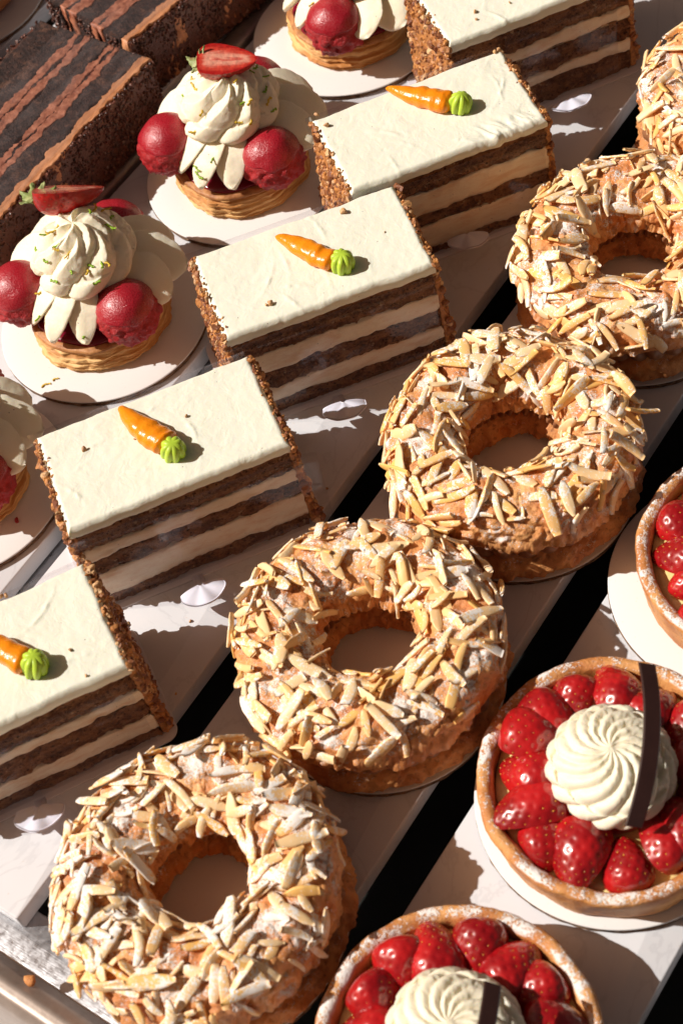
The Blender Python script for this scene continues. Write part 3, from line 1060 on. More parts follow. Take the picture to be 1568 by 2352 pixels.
LV = [(0, 0.95, 1.95, 3.0, 3.65, 4.85), (0, 1.05, 2.2, 3.1, 3.75, 4.85), (0, 0.9, 1.7, 2.75, 3.35, 4.86), (0, 0.9, 1.9, 3.0, 3.55, 4.84), (0, 0.9, 1.7, 3.0, 3.6, 4.85)]
def FRfrom(FL, ang): return (FL[0]+CL*math.cos(math.radians(ang)), FL[1]+CL*math.sin(math.radians(ang)))
carrot_cake((0.06, 13.95), 53.6, 71, 'carrot cake slice with a scraped front frosting edge, second from the top', (-6.9, 12.53), (-3.44, 12.96), (0, 0.4, 1.75, 2.55, 3.75, 4.86), (-4.1, 4.1, 4.72, -0.02, 0.0), (-2.53, 10.8), 'thin white base sheet with tab, under the carrot cake with scraped frosting edge', [(-8.12, 9.77, .15), (-8.87, 10.15, .13), (-3.8, 16.68, .12), (-3.9, 16.5, .1)], True)
carrot_cake((0.06, 5.15), 52.2, 83, 'carrot cake slice in the middle of its row, nut crumbs spilled on its left corner', (-6.38, 3.39), (-3.06, 3.43), (0, 0.75, 1.55, 2.60, 3.60, 4.84), (-4.4, 4.2, 4.80, -0.02, 0.0), (-2.34, 0.77), 'thin white base sheet with a scalloped tab, under the middle carrot cake', [(-4.62, .57, .14), (-4.75, .45, .09), (-7.64, .23, .08), (-7.07, -.32, .12), (-7.2, -.15, .09), (-2.58, 5.71, .05), (-4.67, 5.9, .15)])
carrot_cake((-0.14, -4.69), 54.1, 97, 'carrot cake slice whose clear film sticks out past its right end, dark crumb on top', (-6.86, -6.35), (-3.72, -7.03), (0, 0.70, 2.05, 3.0, 3.70, 4.84), (-4.5, 5.15, 4.85, -0.15, -0.25), (-2.4, -9.04), 'thin white base sheet with bright tab, under the carrot cake with protruding film', [(-6.92, -8.49, .15), (-4.33, -5.42, .08), (-5.5, -7.2, .05)])
carrot_cake((0.17, -15.0), 57.8, 113, 'carrot cake slice cut off by the left edge of the photo, lowest in its row', (-5.8, -17.0), (-2.54, -16.67), (0, 0.75, 1.65, 2.80, 3.50, 4.80), (-4.3, 4.0, 4.55, -0.02, 0.0), (-2.13, -19.3), 'thin white base sheet with a shaded scalloped tab, under the lowest carrot cake', [(-1.94, -15.51, .09), (-.83, -16.03, .07), (-5.59, -15.05, .14), (-5.45, -14.9, .1)])
carrot_cake(FRfrom((-5.97, 16.19), 55.2), 55.2, 131, 'carrot cake slice cut off by the top edge of the photo, no carrot visible', (-8.2, 22.2), (-5.6, 23.8), (0, 1.15, 1.75, 2.95, 3.6, 4.82), (-1.8, 3.6, 4.72, -0.02, 0.0), (-2.65, 19.9), 'thin white base sheet with a tab lying edge-on, under the topmost carrot cake', [(-6.0, 18.39, .11), (-5.7, 18.0, .08), (-4.9, 19.5, .07)])

# ================================================================== STRAWBERRIES
def berry_geo(L, R, seed, arc=(0, PI), seeds=True, nseed=90, blunt=0.55):
    """strawberry piece; x runs from the stem end (0) to the tip (L); cut by a plane unless arc is the full circle"""
    ns, na = 64, 60
    full = (arc[1]-arc[0]) > 6.2
    s = np.linspace(0.0, 1, ns); a = np.linspace(arc[0], arc[1], na, endpoint=not full)
    Sg, A = np.meshgrid(s, a, indexing='ij')
    def prof(t):
        return R*np.clip(np.sin(np.clip(t, 0, 1)**0.62*PI)**blunt, 0, 1)*(1.0-0.10*t)
    rng = np.random.default_rng(seed)
    sd = []
    for k in range(nseed):
        t = 0.06+0.9*((k+0.5)/nseed)
        ph = arc[0] + ((k*2.39996) % (2*PI))/(2*PI)*(arc[1]-arc[0])
        sd.append((t, ph))
    Rr = prof(Sg)*(1+0.05*vn(np.stack([Sg*2, np.cos(A), np.sin(A)], -1), 1.5, seed))
    dim = 0*Sg
    P0 = np.stack([Sg*L, Rr*np.cos(A), Rr*np.sin(A)], -1)
    sv = []
    for t, ph in sd:
        r = float(prof(np.array(t)))
        c = np.array([t*L, r*math.cos(ph), r*math.sin(ph)])
        d2 = ((P0-c)**2).sum(-1)
        dim += np.exp(-d2/0.0055)
        sv.append((c, ph))
    Rr = Rr - 0.028*np.clip(dim, 0, 1) + 0.008
    V = np.stack([Sg*L, Rr*np.cos(A), Rr*np.sin(A)], -1)
    out = [(V.reshape(-1, 3), [f[::-1] for f in grid_faces(ns, na, False, full)])]
    seedg = []
    BV, BF = ICO1
    for c, ph in sv:
        n = np.array([0, math.cos(ph), math.sin(ph)])
        y = np.cross(n, [1, 0, 0])
        B3 = np.stack([np.array([1, 0, 0])*0.040, y*0.024, n*0.012], 1)
        seedg.append((BV@B3.T + c*np.array([1, 0.985, 0.985]) - n*0.012, BF.tolist()))
    # cut face
    cut = None
    if not full:
        nf = 24
        E0, E1 = V[:, 0], V[:, -1]
        T = np.linspace(0, 1, nf)
        if arc[1]-arc[0] > 3.0:
            G = E0[:, None]*(1-T)[None, :, None] + E1[:, None]*T[None, :, None]
        else:   # wedge: fold through the axis
            ax = np.stack([s*L, 0*s, 0*s], -1)
            G = np.where((T < .5)[None, :, None], E0[:, None]*(1-2*T)[None, :, None]+ax[:, None]*(2*T)[None, :, None],
                         ax[:, None]*(2-2*T)[None, :, None]+E1[:, None]*(2*T-1)[None, :, None])
        tone = np.abs(2*T-1)[None, :]*np.ones((ns, 1))
        tone = np.maximum(tone, np.abs(s*2-1)[:, None]**3*np.ones((1, nf)))
        cut = (G.reshape(-1, 3), grid_faces(ns, nf), tone.reshape(-1))
    return out[0], join_soup(seedg) if seeds else None, cut

def make_half(L, R, seed, skin, seedm, nseed, arc=(0, PI)):
    a, b, c = berry_geo(L, R, seed, arc, True, nseed)
    return (mesh('strawberry', a[0], a[1], skin), mesh('seeds', b[0], b[1], seedm), mesh('cut_face', c[0], c[1], M_FLESH, cols=c[2]))
BERRIES = [make_half(2.1, 0.98, 301, M_BERRY, M_SEED, 62), make_half(1.9, 0.90, 305, M_BERRY, M_SEED, 56),
           make_half(2.3, 1.02, 309, M_BERRY, M_SEED, 66, (0.15, PI-0.15)), make_half(1.8, 1.0, 313, M_BERRY, M_SEED, 56)]
TOPBERRY = make_half(3.0, 1.08, 351, M_BERRY2, M_SEED2, 120)

def put_berry(parent, meshes, mat, name='strawberry'):
    o = bpy.data.objects.new(name, meshes[0]); link(o, parent); o.matrix_local = mat
    for me, nm in ((meshes[1], 'seeds'), (meshes[2], 'cut_face')):
        c = bpy.data.objects.new(nm, me); link(c, o)
    return o

def frame(loc, x, z):
    x = Vector(x).normalized(); z = Vector(z); z = (z-x*z.dot(x)).normalized(); y = z.cross(x)
    m_ = Matrix((x, y, z)).transposed().to_4x4(); m_.translation = Vector(loc)*S
    return m_

def leaf_geo(L, W, curl, seed):
    nu, nv = 14, 7
    V = []
    for i in range(nu):
        s = i/(nu-1)
        w_ = W*math.sin(min(1, s*1.15+0.12)**0.8*PI*0.93)**0.7*(1+0.12*math.sin(s*23+seed))
        if s > .97: w_ *= .3
        for j in range(nv):
            t = j/(nv-1)*2-1
            V.append((L*s, w_*t, -curl*s*s*L + 0.12*W*t*t*2 + 0.03*math.sin(s*9+t*3+seed)))
    V = np.array(V); n = len(V)
    F = grid_faces(nu, nv) + [f[::-1] for f in grid_faces(nu, nv, off=n)]
    idx = [i*nv for i in range(nu)] + [(nu-1)*nv+j for j in range(1, nv)] + [i*nv+nv-1 for i in range(nu-2, -1, -1)] + [j for j in range(nv-2, 0, -1)]
    for i in range(len(idx)):
        a, b = idx[i], idx[(i+1) % len(idx)]
        F.append([b, a, a+n, b+n])
    return np.concatenate([V, V-np.array([0, 0, 0.03])]), F

def rosette(R, H, n, amp, twist, z0, seed, na=400, nr=70, p=2.0, sharp=0.8, tip=0.12, lip=0.0, rz_=0.16, coil=0.0, wob=0.35):
    A, T = np.meshgrid(np.linspace(0, 2*PI, na, endpoint=False), np.linspace(0, 1, nr), indexing='ij')
    env = np.clip(T*4.0, 0, 1)*(0.35+0.65*T)
    cA = np.stack([np.cos(A)*2, np.sin(A)*2, T*1.5], -1)
    ph = A*n/2 + twist*(1-T)**1.2*n/2 + wob*vn(cA, 1, seed)
    ridge = np.abs(np.cos(ph))**sharp if sharp > 0 else (1-np.abs(np.sin(ph)))**(-sharp)
    base = np.sin(np.clip(T, 0, 1)*PI*0.5)**0.9
    Rr = R*base*(1-amp*env*(1-(np.abs(np.cos(ph))**0.6 if sharp < 0 else ridge)))
    zz = H*(1-T**p)
    under = np.clip((T-0.86)/0.14, 0, 1)
    Rr = Rr*(1-0.12*under**2)
    Z = z0 + zz*(1-tip) + H*tip*np.exp(-(T/0.05)**2) - lip*ridge*T + rz_*ridge*np.clip(T*5, 0, 1)*(1-0.75*T)
    if coil:
        tc = 0.52+0.16*(A/(2*PI))
        Z = Z - coil*np.exp(-((T-tc)/0.035)**2)
    Rr = Rr*(1+0.05*vn(cA, 0.7, seed+2))
    Z = Z + 0.06*vn(cA, 0.8, seed+3)*T
    V = np.stack([Rr*np.cos(A), Rr*np.sin(A), Z], -1)
    V += 0.02*fbm(V, 5, 2, seed)[..., None]
    F = grid_faces(na, nr, True, False)
    F.append([i*nr+nr-1 for i in range(na)][::-1])
    return V.reshape(-1, 3), [f[::-1] for f in F]

# ================================================================== STRAWBERRY TARTS
def strawberry_tart(loc, rz, seed, label, stick, berries=15, cream_c=(0, 0)):
    t = thing('strawberry_tart', label, 'tart', loc, 0.0, 'round strawberry tarts with cream rosettes')
    rng = np.random.default_rng(seed)
    def fn(V, A):
        d = 0.05*fbm(V, 0.9, 3, seed)+0.018*fbm(V, 5, 2, seed+3)
        V[..., 0] += np.cos(A)*d; V[..., 1] += np.sin(A)*d; V[..., 2] += 0.05*fbm(V, 0.8, 2, seed+9)+0.012*fbm(V, 6, 2, seed+5)
        return V
    prof = [(0.01, 0.02), (3.9, 0.02), (4.12, 0.06), (4.2, 0.2)] + [(4.2+0.28*k/8, 0.2+1.7*k/8) for k in range(1, 9)]
    prof += [(4.48+0.05*math.sin(a)-0.26+0.26*math.cos(a), 1.9+0.26*math.sin(a)) for a in np.linspace(0.1, PI-0.1, 12)]
    prof += [(3.95-0.02*k, 1.85-0.16*k) for k in range(1, 5)] + [(3.8, 1.15), (0.01, 1.1)]
    V, F = lathe(prof, 260, fn=fn)
    part('tart_shell', V, F, M_SHELL, t)
    def fn2(V, A):
        V[..., 2] += 0.05*fbm(V, 0.8, 2, seed+40)
        return V
    V, F = lathe([(0.01, 1.2), (3.86, 1.2), (3.9, 1.45), (3.84, 1.56), (3.4, 1.57), (2.0, 1.57), (0.01, 1.57)], 120, fn=fn2)
    part('custard', V, F, M_CUSTARD, t)
    # ring of glazed strawberries
    for k in range(berries):
        a = rz + 2*PI*k/berries + rng.uniform(-0.07, 0.07)
        r0 = 2.92+rng.uniform(-0.12, 0.18)
        kind = int(rng.integers(4)); me = BERRIES[kind]
        sc = rng.uniform(0.98, 1.2)
        out = rng.uniform() < 0.6
        dx = Vector((math.cos(a), math.sin(a), 0))
        yaw_ = rng.uniform(-0.45, 0.45)
        dx.rotate(Euler((0, 0, yaw_)))
        if not out: dx = -dx
        dx.z = rng.uniform(-0.18, 0.22)
        c = Vector((math.cos(a)*r0, math.sin(a)*r0, 1.60+rng.uniform(0, .12)))
        start = c - dx*1.0*sc
        m_ = frame(start, dx, (rng.uniform(-.7, .7), rng.uniform(-.7, .7), 1)) @ Matrix.Scale(sc, 4)
        put_berry(t, me, m_)
    # inner ones that hold the rosette up
    for k in range(4):
        a = rz+0.5+2*PI*k/4
        m_ = frame((math.cos(a)*1.9, math.sin(a)*1.9, 1.62), (-math.cos(a), -math.sin(a), 0.1), (0, 0, 1))
        put_berry(t, BERRIES[k], m_)
    V, F = rosette(2.2, 1.85, 14, 0.09, -1.9, 2.3, seed, p=2.0, sharp=0.8, tip=0.05, coil=0.16, rz_=0.19)
    part('cream_rosette', V, F, M_CREAMT, t, loc=(cream_c[0], cream_c[1], 0))
    # chocolate stick
    if stick:
        A, B, wd = Vector(stick[0]), Vector(stick[1]), stick[2]
        mid_up = stick[3]
        n = 26
        V = []
        x = (B-A).normalized(); zz = Vector((0.25, 0.1, 1)); zz = (zz-x*zz.dot(x)).normalized(); y = zz.cross(x)
        for i in range(n):
            s = i/(n-1)
            p = A.lerp(B, s) + zz*mid_up*4*s*(1-s) + y*0.22*4*s*(1-s)*stick[4]
            for cy, cz in ((wd/2, 0.03), (wd/2-0.04, 0.08), (-wd/2+0.04, 0.08), (-wd/2, 0.03), (-wd/2, -0.05), (wd/2, -0.05)):
                V.append(p + y*cy + zz*cz)
        F = [f[::-1] for f in grid_faces(n, 6, False, True)]
        F.append([0, 1, 2, 3, 4, 5]); F.append([(n-1)*6+5-k for k in range(6)])
        part('chocolate_stick', [v[:] for v in V], F, M_CHOC, t, smooth=False)
    return t
strawberry_tart((15.6, -9.4, 0.31), 0.3, 501, 'strawberry tart with its whole white rosette in view, dark chocolate stick across it', ((-0.30, 3.05, 4.55), (1.75, -1.75, 3.35), 0.56, 0.55, 1.0))
strawberry_tart((15.8, -19.6, 0.31), 1.1, 517, 'strawberry tart at the bottom edge of the photo, cream rosette partly cropped', ((0.55, 1.60, 4.5), (1.7, -3.2, 3.5), 0.54, 0.5, 0.7))
strawberry_tart((16.05, 0.95, 0.31), 2.0, 533, 'strawberry tart cut by the right edge, only sugared rim and fruit showing', None)
round_card((15.51, -9.2, 0), 4.76, 'round white card under the right-hand strawberry tart', 0, 3)
round_card((15.8, -19.9, 0), 4.72, 'round white card under the bottom strawberry tart', 0, 4)
round_card((15.47, 0.47, 0), 4.76, 'sugar-dusted round card under the strawberry tart cut by the right edge', 0, 5)

# ================================================================== CREAM PUFF TARTLETS
def blade(L, z_in, z_out, W, T_, tilt, seed):
    """one piped tongue of cream: fat, thin-edged, ends in a point; local x goes outward"""
    n, k = 40, 36
    V = []
    for i in range(n):
        s = i/(n-1)
        x = 0.35+(L-0.35)*s
        z = z_in+(z_out-z_in)*s**1.5 + 0.30*math.sin(s*PI)
        e = math.sin(PI*min(1, (0.10+0.90*s)**(1.35 if W < 1.05 else 1.5)))**0.5 if s < 1 else 0.0
        e = max(e, 0.02)
        for j in range(k):
            a = 2*PI*j/k
            u = math.cos(a); v = math.sin(a)
            maj = W*e*u*(1 if u > 0 else 0.75); mnr = T_*e**0.6*v*(1-0.62*max(0, u)**1.5)
            y = maj*math.sin(tilt)+mnr*math.cos(tilt); zz = maj*math.cos(tilt)-mnr*math.sin(tilt)
            V.append((x+0.18*u*e*0.5, y, z+zz))
    V = np.array(V)
    V += (0.045*vn(V, 1.6, seed)+0.018*fbm(V, 6, 2, seed+3))[..., None]*np.array([0.4, 1, 1])
    F = grid_faces(n, k, False, True)
    F.append(list(range(k))[::-1]); F.append([(n-1)*k+j for j in range(k)])
    return V, F

def puff_tartlet(loc, rz, seed, label, berry, swirl_off=(0, 0.3), puffs=((-12, 2.62), (-142, 2.95), (105, 3.0)), zest=26, swirl=True, blades=None):
    t = thing('cream_puff_tartlet', label, 'tartlet', loc, rz, 'red cream puff tartlets topped with piped cream')
    rng = np.random.default_rng(seed)
    # laminated base
    def fn(V, A):
        z = V[..., 2]
        lay = np.abs(np.sin(z*PI*4.2 + 1.6*vn(np.stack([np.cos(A)*2, np.sin(A)*2, 0*A], -1), 1.2, seed)+0.9*vn(V, 1.4, seed+2)))
        side = np.clip((np.hypot(V[..., 0], V[..., 1])-2.3)/0.4, 0, 1)
        d = side*(0.16*fbm(V*np.array([1, 1, 0.6]), 0.9, 2, seed+4) + 0.02*(lay-0.5) + 0.06*fbm(V, 2.6, 3, seed+26) + 0.10*fbm(V*np.array([0.3, 0.3, 8.0])+0.35*vn(V, 0.8, 3)[..., None], 1.0, 3, seed+6) + 0.12*np.exp(-((z-0.25)/0.2)**2))
        V[..., 0] += np.cos(A)*d; V[..., 1] += np.sin(A)*d
        V[..., 2] += side*0.07*vn(V, 1.0, seed+8)*np.clip(z*2, 0, 1)
        return V
    prof = [(0.01, 0.02), (2.4, 0.02), (2.72, 0.03)] + [(2.82+0.12*math.sin(k/90*PI), 0.05+1.10*k/90) for k in range(91)]
    V, F = lathe(prof + [(2.74, 1.19)], 300, fn=fn)
    part('puff_pastry_base', V, F, M_PUFF, t)
    def fn3(V, A):
        d = 0.10*fbm(V*np.array([1, 1, 0.6]), 0.9, 2, seed+4)
        V[..., 0] += np.cos(A)*d; V[..., 1] += np.sin(A)*d
        return V
    V, F = lathe([(0.01, 1.1), (2.74, 1.1), (2.92, 1.16), (2.95, 1.24), (2.84, 1.32), (2.5, 1.34), (0.01, 1.34)], 200, fn=fn3)
    part('baked_top', V, F, M_PUFFTOP, t)
    V, F = lathe([(0.01, 1.3), (2.55, 1.3), (2.66, 1.36), (2.6, 1.45), (2.3, 1.49), (0.01, 1.5)], 120, fn=fn3)
    part('berry_glaze', V, F, M_JELLY, t)
    polys = []
    def addp(V, F, M4=None):
        V = np.asarray(V, float)
        if M4 is not None:
            V = V@np.array(M4.to_3x3()).T + np.array(M4.translation)
        polys.append((V, F))
    # puffs
    BV, BF = ico(5)
    for q, (a, r) in enumerate(puffs):
        a = math.radians(a)
        R = 1.34
        P = BV.copy()
        low = 1/(1+np.exp((P[:, 2]-0.20)*13))
        d = 1 + 0.03*fbm(P, 1.3, 2, seed+q*7) + low*(0.10*fbm(P, 5.0, 3, seed+q*7+1, 0.65)+0.035)
        P = P*d[:, None]*np.array([R, R, R*0.98])
        P[:, 2] = np.maximum(P[:, 2], -1.0)
        pf = part('choux_puff', P, BF.tolist(), M_RCRUST, t, loc=(r*math.cos(a), r*math.sin(a), 2.42))
        # glossy raspberry cap with an uneven hem
        na, nr = 140, 60
        A, T = np.meshgrid(np.linspace(0, 2*PI, na, endpoint=False), np.linspace(0, 1, nr), indexing='ij')
        hem = 1.27+0.14*vn(np.stack([np.cos(A)*2, np.sin(A)*2, 0*A], -1), 1.3, seed+q)
        ph = hem*T
        rr2 = R*1.035*(1+0.03*fbm(np.stack([np.sin(ph)*np.cos(A), np.sin(ph)*np.sin(A), np.cos(ph)], -1), 1.3, 2, seed+q*7))
        rr2 = rr2*(1-0.045*np.clip((T-0.93)/0.07, 0, 1)**2) + 0.015*fbm(np.stack([np.sin(ph)*np.cos(A), np.sin(ph)*np.sin(A), np.cos(ph)], -1), 2.6, 2, seed+q)
        V = np.stack([rr2*np.sin(ph)*np.cos(A), rr2*np.sin(ph)*np.sin(A), rr2*np.cos(ph)*0.985], -1).reshape(-1, 3)
        F = [f[::-1] for f in grid_faces(na, nr, True, False)][:]
        F = grid_faces(na, nr, True, False)
        part('raspberry_glaze', V, F, M_RGLAZE, pf)
        addp(V+np.array([r*math.cos(a), r*math.sin(a), 2.42]), F)
    # tongues of cream between the puffs
    if blades is None:
        blades = [(-117, 2.95, 1.2, 1.04), (-87, 3.1, 1.16, 1.04), (-57, 2.95, 1.1, 1.0),
                  (14, 4.0, 1.1, 1.3), (38, 4.35, 1.05, 1.35), (64, 4.2, 1.0, 1.3),
                  (140, 3.9, -0.8, 1.3), (165, 4.2, -0.85, 1.35), (190, 3.9, -0.9, 1.25)]
    for q, (a, L, tl, W) in enumerate(blades):
        V, F = blade(L, 3.2 if W < 1.05 else 2.9, 1.85 if W < 1.05 else 2.5, W, 0.46 if W < 1.05 else 0.22, tl, seed+q*5)
        ca, sa = math.cos(math.radians(a)), math.sin(math.radians(a))
        V2 = np.stack([V[:, 0]*ca-V[:, 1]*sa, V[:, 0]*sa+V[:, 1]*ca, V[:, 2]], -1)
        part('cream_tongue', V2, F, M_CREAM, t)
        addp(V2, F)
    # rosette on top, two tiers
    so = np.array([swirl_off[0], swirl_off[1], 0])
    V, F = rosette(2.40, 1.95, 7, 0.17, -1.6, 3.4, seed, na=540, nr=90, p=1.6, sharp=-0.8, tip=0.02, lip=0.12, rz_=0.50, coil=0.10, wob=0.7)
    V = V+so
    # ruffled edges sag unevenly
    part('cream_swirl', V, F, M_CREAM, t)
    addp(V, F)
    V, F = rosette(1.5, 1.15, 6, 0.18, -1.5, 4.5, seed+1, na=360, nr=60, p=1.5, sharp=-0.8, tip=0.02, rz_=0.34, wob=0.7)
    V = V+so*np.array([1.3, 1.3, 1])
    part('cream_peak', V, F, M_CREAM, t)
    addp(V, F)
    # halved strawberry
    if berry:
        o = put_berry(t, TOPBERRY, frame(berry['loc'], berry['x'], berry['z']) @ Matrix.Scale(berry.get('s', 1.0), 4), 'strawberry_half')
        bm3 = o.matrix_local.to_3x3().normalized().inverted()
        for q, (dv, L, W) in enumerate(berry['leaves']):
            V, F = leaf_geo(L, W, 0.25, seed+q)
            lf = part('calyx_leaf', V, F, M_LEAF, o)
            lf.matrix_local = frame((0.05, 0.0, 0.30), bm3 @ Vector(dv), bm3 @ Vector(cd(-0.2, 0.2, 1)))
    # citrus zest caught on the cream
    allV, allF = join_soup(polys)
    bvh = BVHTree.FromPolygons([tuple(v) for v in allV], allF)
    for q in range(zest):
        for _ in range(20):
            a = rng.uniform(0, 2*PI); r = 2.6*math.sqrt(rng.uniform(0.05, 1))
            x, y = r*math.cos(a)+0.3, r*math.sin(a)-0.3
            hit, nrm, _i, _d = bvh.ray_cast(Vector((x, y, 9)), Vector((0, 0, -1)))
            if hit is not None and nrm.z > 0.25: break
        else: continue
        L = rng.uniform(0.25, 0.6); n = 9
        V = []
        for i in range(n):
            s = i/(n-1)-0.5
            for cy, cz in ((.055, .0), (.03, .04), (-.05, .03), (-.03, -.02)):
                V.append((s*L, cy*(1+0.5*math.sin(i*2.1+q))+0.12*L*math.sin(s*5+q), cz+0.03+0.1*L*s*s))
        F = grid_faces(n, 4, False, True) + [[3, 2, 1, 0], [(n-1)*4, (n-1)*4+1, (n-1)*4+2, (n-1)*4+3]]
        lime = rng.uniform() < 0.62
        o = part('lime_zest' if lime else 'lemon_zest', V, F, M_LIME if lime else M_LEMON, t)
        o.matrix_local = frame(hit, (rng.normal(), rng.normal(), 0.01), nrm)
    return t

UP = (0, 0, 1)
B1LOC = (-2.35, 0.75, 6.15)
B2LOC = (-1.03, 0.03, 6.25)
vx = Vector(R_[:]); vu = Vector(U_[:]); vb = -Vector(fw[:])
def cd(a, b, c): return tuple(vx*a + vu*b + vb*c)
# berry axis and cut normal are given relative to the table, chosen from how each one lies
b1 = dict(loc=B1LOC, x=cd(1, 0.08, -0.1), z=cd(0, -0.94, -0.34), s=1.0,
          leaves=[(cd(-.9, -.45, .2), 1.05, .30), (cd(-.55, -.85, .25), 1.15, .32), (cd(0, -1, .3), 1.0, .30), (cd(.75, -.65, .35), 1.05, .30), (cd(-.75, .5, .1), .6, .16), (cd(.3, .2, .9), .5, .2)])
b2 = dict(loc=B2LOC, x=cd(1, 0.02, 0.0), z=cd(0, -0.5, -0.85), s=0.88,
          leaves=[(cd(-1, -.12, .2), .75, .26), (cd(-.05, -1, .2), .95, .15), (cd(-.25, -.9, .1), .7, .14), (cd(-.3, .6, .3), .55, .2)])
puff_tartlet((-14.34, -0.15, 0.31), 0.0, 601, 'red puff tartlet whose strawberry half shows its seeds and spread green calyx', b1)
puff_tartlet((-13.83, 9.9, 0.31), 0.0, 617, 'red puff tartlet with a glossy strawberry half showing its wet cut face', b2)
puff_tartlet((-14.55, 20.2, 0.31), -0.95, 633, 'red puff tartlet cropped by the top edge of the photo', None)
puff_tartlet((-14.4, -9.95, 0.31), 0.0, 649, 'red puff tartlet at the left border, only cream tongues and dark glaze showing', None)
round_card((-14.34, -0.10, 0), 4.65, 'round white card under the tartlet whose strawberry spreads a green calyx', 0, 7)
round_card((-13.83, 10.04, 0), 4.65, 'round white card under the tartlet with the glossy cut strawberry', 0.5, 8)
round_card((-14.75, 20.03, 0), 4.65, 'round white card under the tartlet cropped by the top edge', 0.9, 9)
round_card((-14.38, -10.13, 0), 4.65, 'round white card under the tartlet at the left border, mostly in shade', 1.3, 10)

# ================================================================== CHOCOLATE CAKES (lying on one side)
def chocolate_slice(loc, rz, Wd, Ln, H, seed, label, stripes, film0=0.3):
    t = thing('chocolate_cake_slice', label, 'cake slice', loc, rz, 'dark chocolate layer cake slices')
    rng = np.random.default_rng(seed)
    # layers stand upright: x across, y along
    def layer(x0, x1, rough, s2, mat, name, dz=0.0):
        ny, nx, nz = 130, 12, 30
        ly = np.linspace(0, Ln, ny)
        e0 = lambda Y, Z: x0 + 0.15*fbm(np.stack([0*Y+s2, Y, Z*0.4], -1), 0.9, 5, seed+int(x0*10), 0.75)
        e1 = lambda Y, Z: x1 + 0.15*fbm(np.stack([0*Y+s2, Y, Z*0.4], -1), 0.9, 5, seed+int(x1*10), 0.75)
        # perimeter in the x-z section swept along y
        sec = [(1.0, z) for z in np.linspace(0, 1, nz)] + [(f, 1.0) for f in np.linspace(1, 0, nx)][1:] + [(0.0, z) for z in np.linspace(1, 0, nz)][1:] + [(f, 0.0) for f in np.linspace(0, 1, nx)][1:-1]
        sec = np.array(sec)
        Y = ly[:, None]; Fx = sec[:, 0][None, :]; Zf = sec[:, 1][None, :]
        Z = Zf*(H+dz)
        X = e0(Y+0*Z, Z+0*Y)*(1-Fx)+e1(Y+0*Z, Z+0*Y)*Fx
        P = np.stack([X, Y+0*X, Z+0*X], -1)
        P[..., 2] += np.where(Zf > 0.98, rough*fbm(P, 2.4, 4, seed+3, 0.6), 0)
        endd = rough*1.6*fbm(P, 2.0, 4, seed+9, 0.6)
        P[0, :, 1] += endd[0]; P[-1, :, 1] += endd[-1]
        # ends get their own grid so the cut front shows relief
        m = P.shape[1]
        V = P.reshape(-1, 3)
        F = grid_faces(ny, m, False, True)
        F.append([j for j in range(m)]); F.append([(ny-1)*m+j for j in range(m)][::-1])
        part(name, V, F, mat, t)
    for (x0, x1, kind) in stripes:
        if kind == 's': layer(x0, x1, 0.05, 1, M_CSPONGE, 'sponge_layer')
        elif kind == 'g': layer(x0, x1, 0.035, 2, M_GANACHE, 'ganache_layer', 0.02)
        else: layer(x0, x1, 0.03, 3, M_GEDGE, 'ganache_icing', 0.03)
    # crumb coat on both outer faces
    for sx, x in ((-1, 0.0), (1, Wd)):
        n = 3200
        y = rng.uniform(-0.05, Ln, n); z = rng.uniform(0, H-0.02, n)
        xx = x + sx*(0.05+0.10*rng.uniform(0, 1, n)+0.08*vn(np.stack([y, z, 0*z], -1), 1.1, seed))
        V, F = crumbs(np.stack([xx, y, z], -1), rng.uniform(0.05, 0.13, n), rng, base=ICO1)
        part('crumb_coat', V, F, M_CCRUMB, t, smooth=False)
        V, F = bevel_box(x-0.12, x+0.12, 0.05, Ln-0.05, 0.02, H-0.12, 0.05, 0.06)
        part('icing', V, F, M_CCRUMB, t)
    # crumbly cut end
    n = 900
    x = rng.uniform(0.1, Wd-0.1, n); z = rng.uniform(0.05, H-0.1, n)
    keep = np.array([all(not (a-0.12 < q < b+0.12) for a, b, k in stripes if k != 's') for q in x])
    V, F = crumbs(np.stack([x, -0.02+0*x+0.05*rng.normal(size=n), z], -1)[keep], rng.uniform(0.05, 0.11, n)[keep], rng, base=ICO1)
    part('crumbly_end', V, F, M_CCRUMB, t, smooth=False)
    # film over the layered face
    V, F = bevel_box(film0, Wd-0.12, 0.05, Ln-0.05, H+0.10, H+0.115, 0.003, 0.02)
    part('plastic_film', V, F, M_FILM2, t, smooth=False)
    return t
ST = [(0.1, 1.0, 's'), (1.0, 1.35, 'g'), (1.35, 1.5, 's'), (1.5, 2.0, 'g'), (2.0, 3.05, 's'), (3.05, 3.4, 'g'), (3.4, 3.5, 's'), (3.5, 3.85, 'g'), (3.85, 5.0, 's'), (5.0, 5.5, 'e')]
chocolate_slice((-26.6, -1.6, 0.02), 0.0, 6.8, 13.3, 3.4, 701, 'dark chocolate layer cake slice lying film side up in the upper left corner', [(0.1, 2.35, 's')]+[(a+1.3, b+1.3, k) for a, b, k in ST[1:]], 1.5)
chocolate_slice((-27.3, 13.1, 0.02), -0.16, 5.9, 12.0, 3.4, 719, 'second dark chocolate slice behind the first, its crumbly cut end facing forward', [(a*5.9/5.5, b*5.9/5.5, k) for a, b, k in ST])

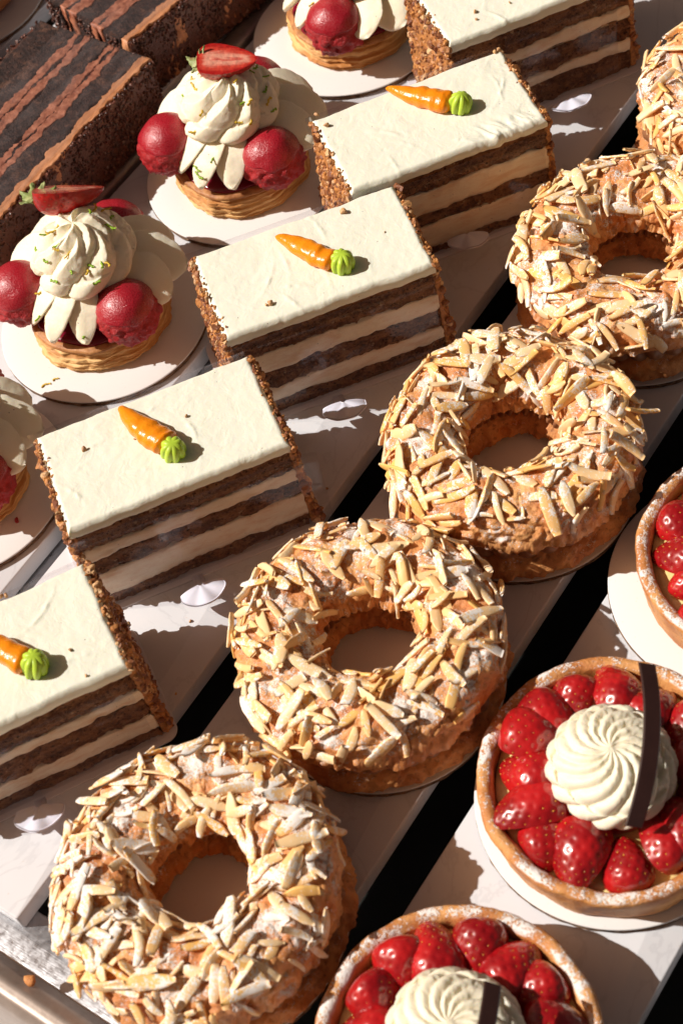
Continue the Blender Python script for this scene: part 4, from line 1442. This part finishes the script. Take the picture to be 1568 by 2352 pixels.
# pastry just showing in the top left corner
round_card((-35.3, 14.0, 0), 4.6, 'round card at the extreme upper left corner under a dark glazed pastry', 0, 12)
pt = thing('caramel_pastry', 'dark caramel-brown round pastry barely showing in the upper left corner', 'pastry', (-35.6, 14.0, 0.31))
def fnp(V, A):
    d = 0.06*fbm(V, 1.0, 3, 5)
    V[..., 0] += np.cos(A)*d; V[..., 1] += np.sin(A)*d
    return V
V, F = lathe([(0.01, 0.02), (3.2, 0.02), (3.5, 0.3), (3.6, 1.2), (3.55, 2.0), (3.3, 2.35), (2.9, 2.3), (0.01, 2.1)], 120, fn=fnp)
part('crust', V, F, M_CHOUXB, pt)
V, F = lathe([(0.01, 2.2), (2.6, 2.25), (2.9, 2.35), (2.6, 2.6), (1.5, 2.8), (0.01, 2.9)], 120, fn=fnp)
part('caramel_top', V, F, M_PRALINE, pt)

pt = thing('caramel_pastry', 'unseen round pastry added outside the left edge to shade the board beside the chocolate cake', 'pastry', (-34.6, 7.4, 0.0))  # out-of-view pastry added only to cast shade on the board
V, F = lathe([(0.01, 0.02), (3.4, 0.02), (3.8, 0.3), (3.9, 2.0), (3.8, 3.6), (3.4, 4.3), (2.9, 4.2), (0.01, 4.0)], 120, fn=fnp)
part('crust', V, F, M_CHOUXB, pt)

# ================================================================== LOOSE CRUMBS
rng = np.random.default_rng(5)
def loose(x, y, z, s, mat, name, label, cat, base=ICO2):
    V, F = crumbs([(0, 0, 0)], [s], rng, base=base)
    o = part(name, V, F, mat, None, loc=(x, y, z+s*0.5))
    tag(o, label, cat)
loose(1.6, -24.75, -0.15, 0.22, M_CHOUXB, 'pastry_crumb', 'golden pastry crumb lying on the steel rim at the lower left', 'crumb')
loose(-10.9, -10.35, 0.31, 0.13, M_RCRUST, 'pastry_crumb', 'small dark red crumb on the shaded card at the left border', 'crumb')

rng = np.random.default_rng(77)
for x, y in ((-0.9, 6.6), (-1.6, 6.2), (-0.6, -3.0), (-1.2, -3.6), (-5.6, -12.9), (-0.8, 15.6), (-7.4, -11.9), (-1.4, 5.9), (-2.9, -22.2), (-1.9, -10.6), (-6.7, -13.0), (-0.5, -13.4)):
    V, F = crumbs([(0, 0, 0)], [rng.uniform(0.05, 0.10)], rng)
    o = part('nut_crumb', V, F, M_NUT, None, loc=(x, y, 0.04))
    tag(o, 'tiny brown nut crumb scattered on the white board beside the carrot cakes', 'crumb', 'nut crumbs scattered on the board beside the carrot cakes')
def fleck(x, y, ang, L, label):
    n = 9
    V = []
    for i in range(n):
        q = i/(n-1)-0.5
        for cy, cz in ((.05, .0), (.03, .04), (-.045, .03), (-.03, .0)):
            V.append((q*L, cy*(1+0.5*math.sin(i*2.1+x))+0.05*math.sin(q*5+y), cz))
    F = grid_faces(n, 4, False, True) + [[3, 2, 1, 0], [(n-1)*4, (n-1)*4+1, (n-1)*4+2, (n-1)*4+3]]
    tag(part('lemon_zest', V, F, M_LEMON, None, loc=(x, y, 0.32), rot=(0, 0, ang)), label, 'zest')
fleck(-14.34, -4.27, 1.1, 0.42, 'yellow zest fleck on the white card, farther from the pastry base')
fleck(-14.15, -3.83, 1.3, 0.26, 'short yellow zest fleck on the white card, closest to the pastry base')

# ------------------------------------------------------------------ render settings
scn.render.engine = 'CYCLES'
scn.cycles.max_bounces = 8
scn.cycles.transparent_max_bounces = 12
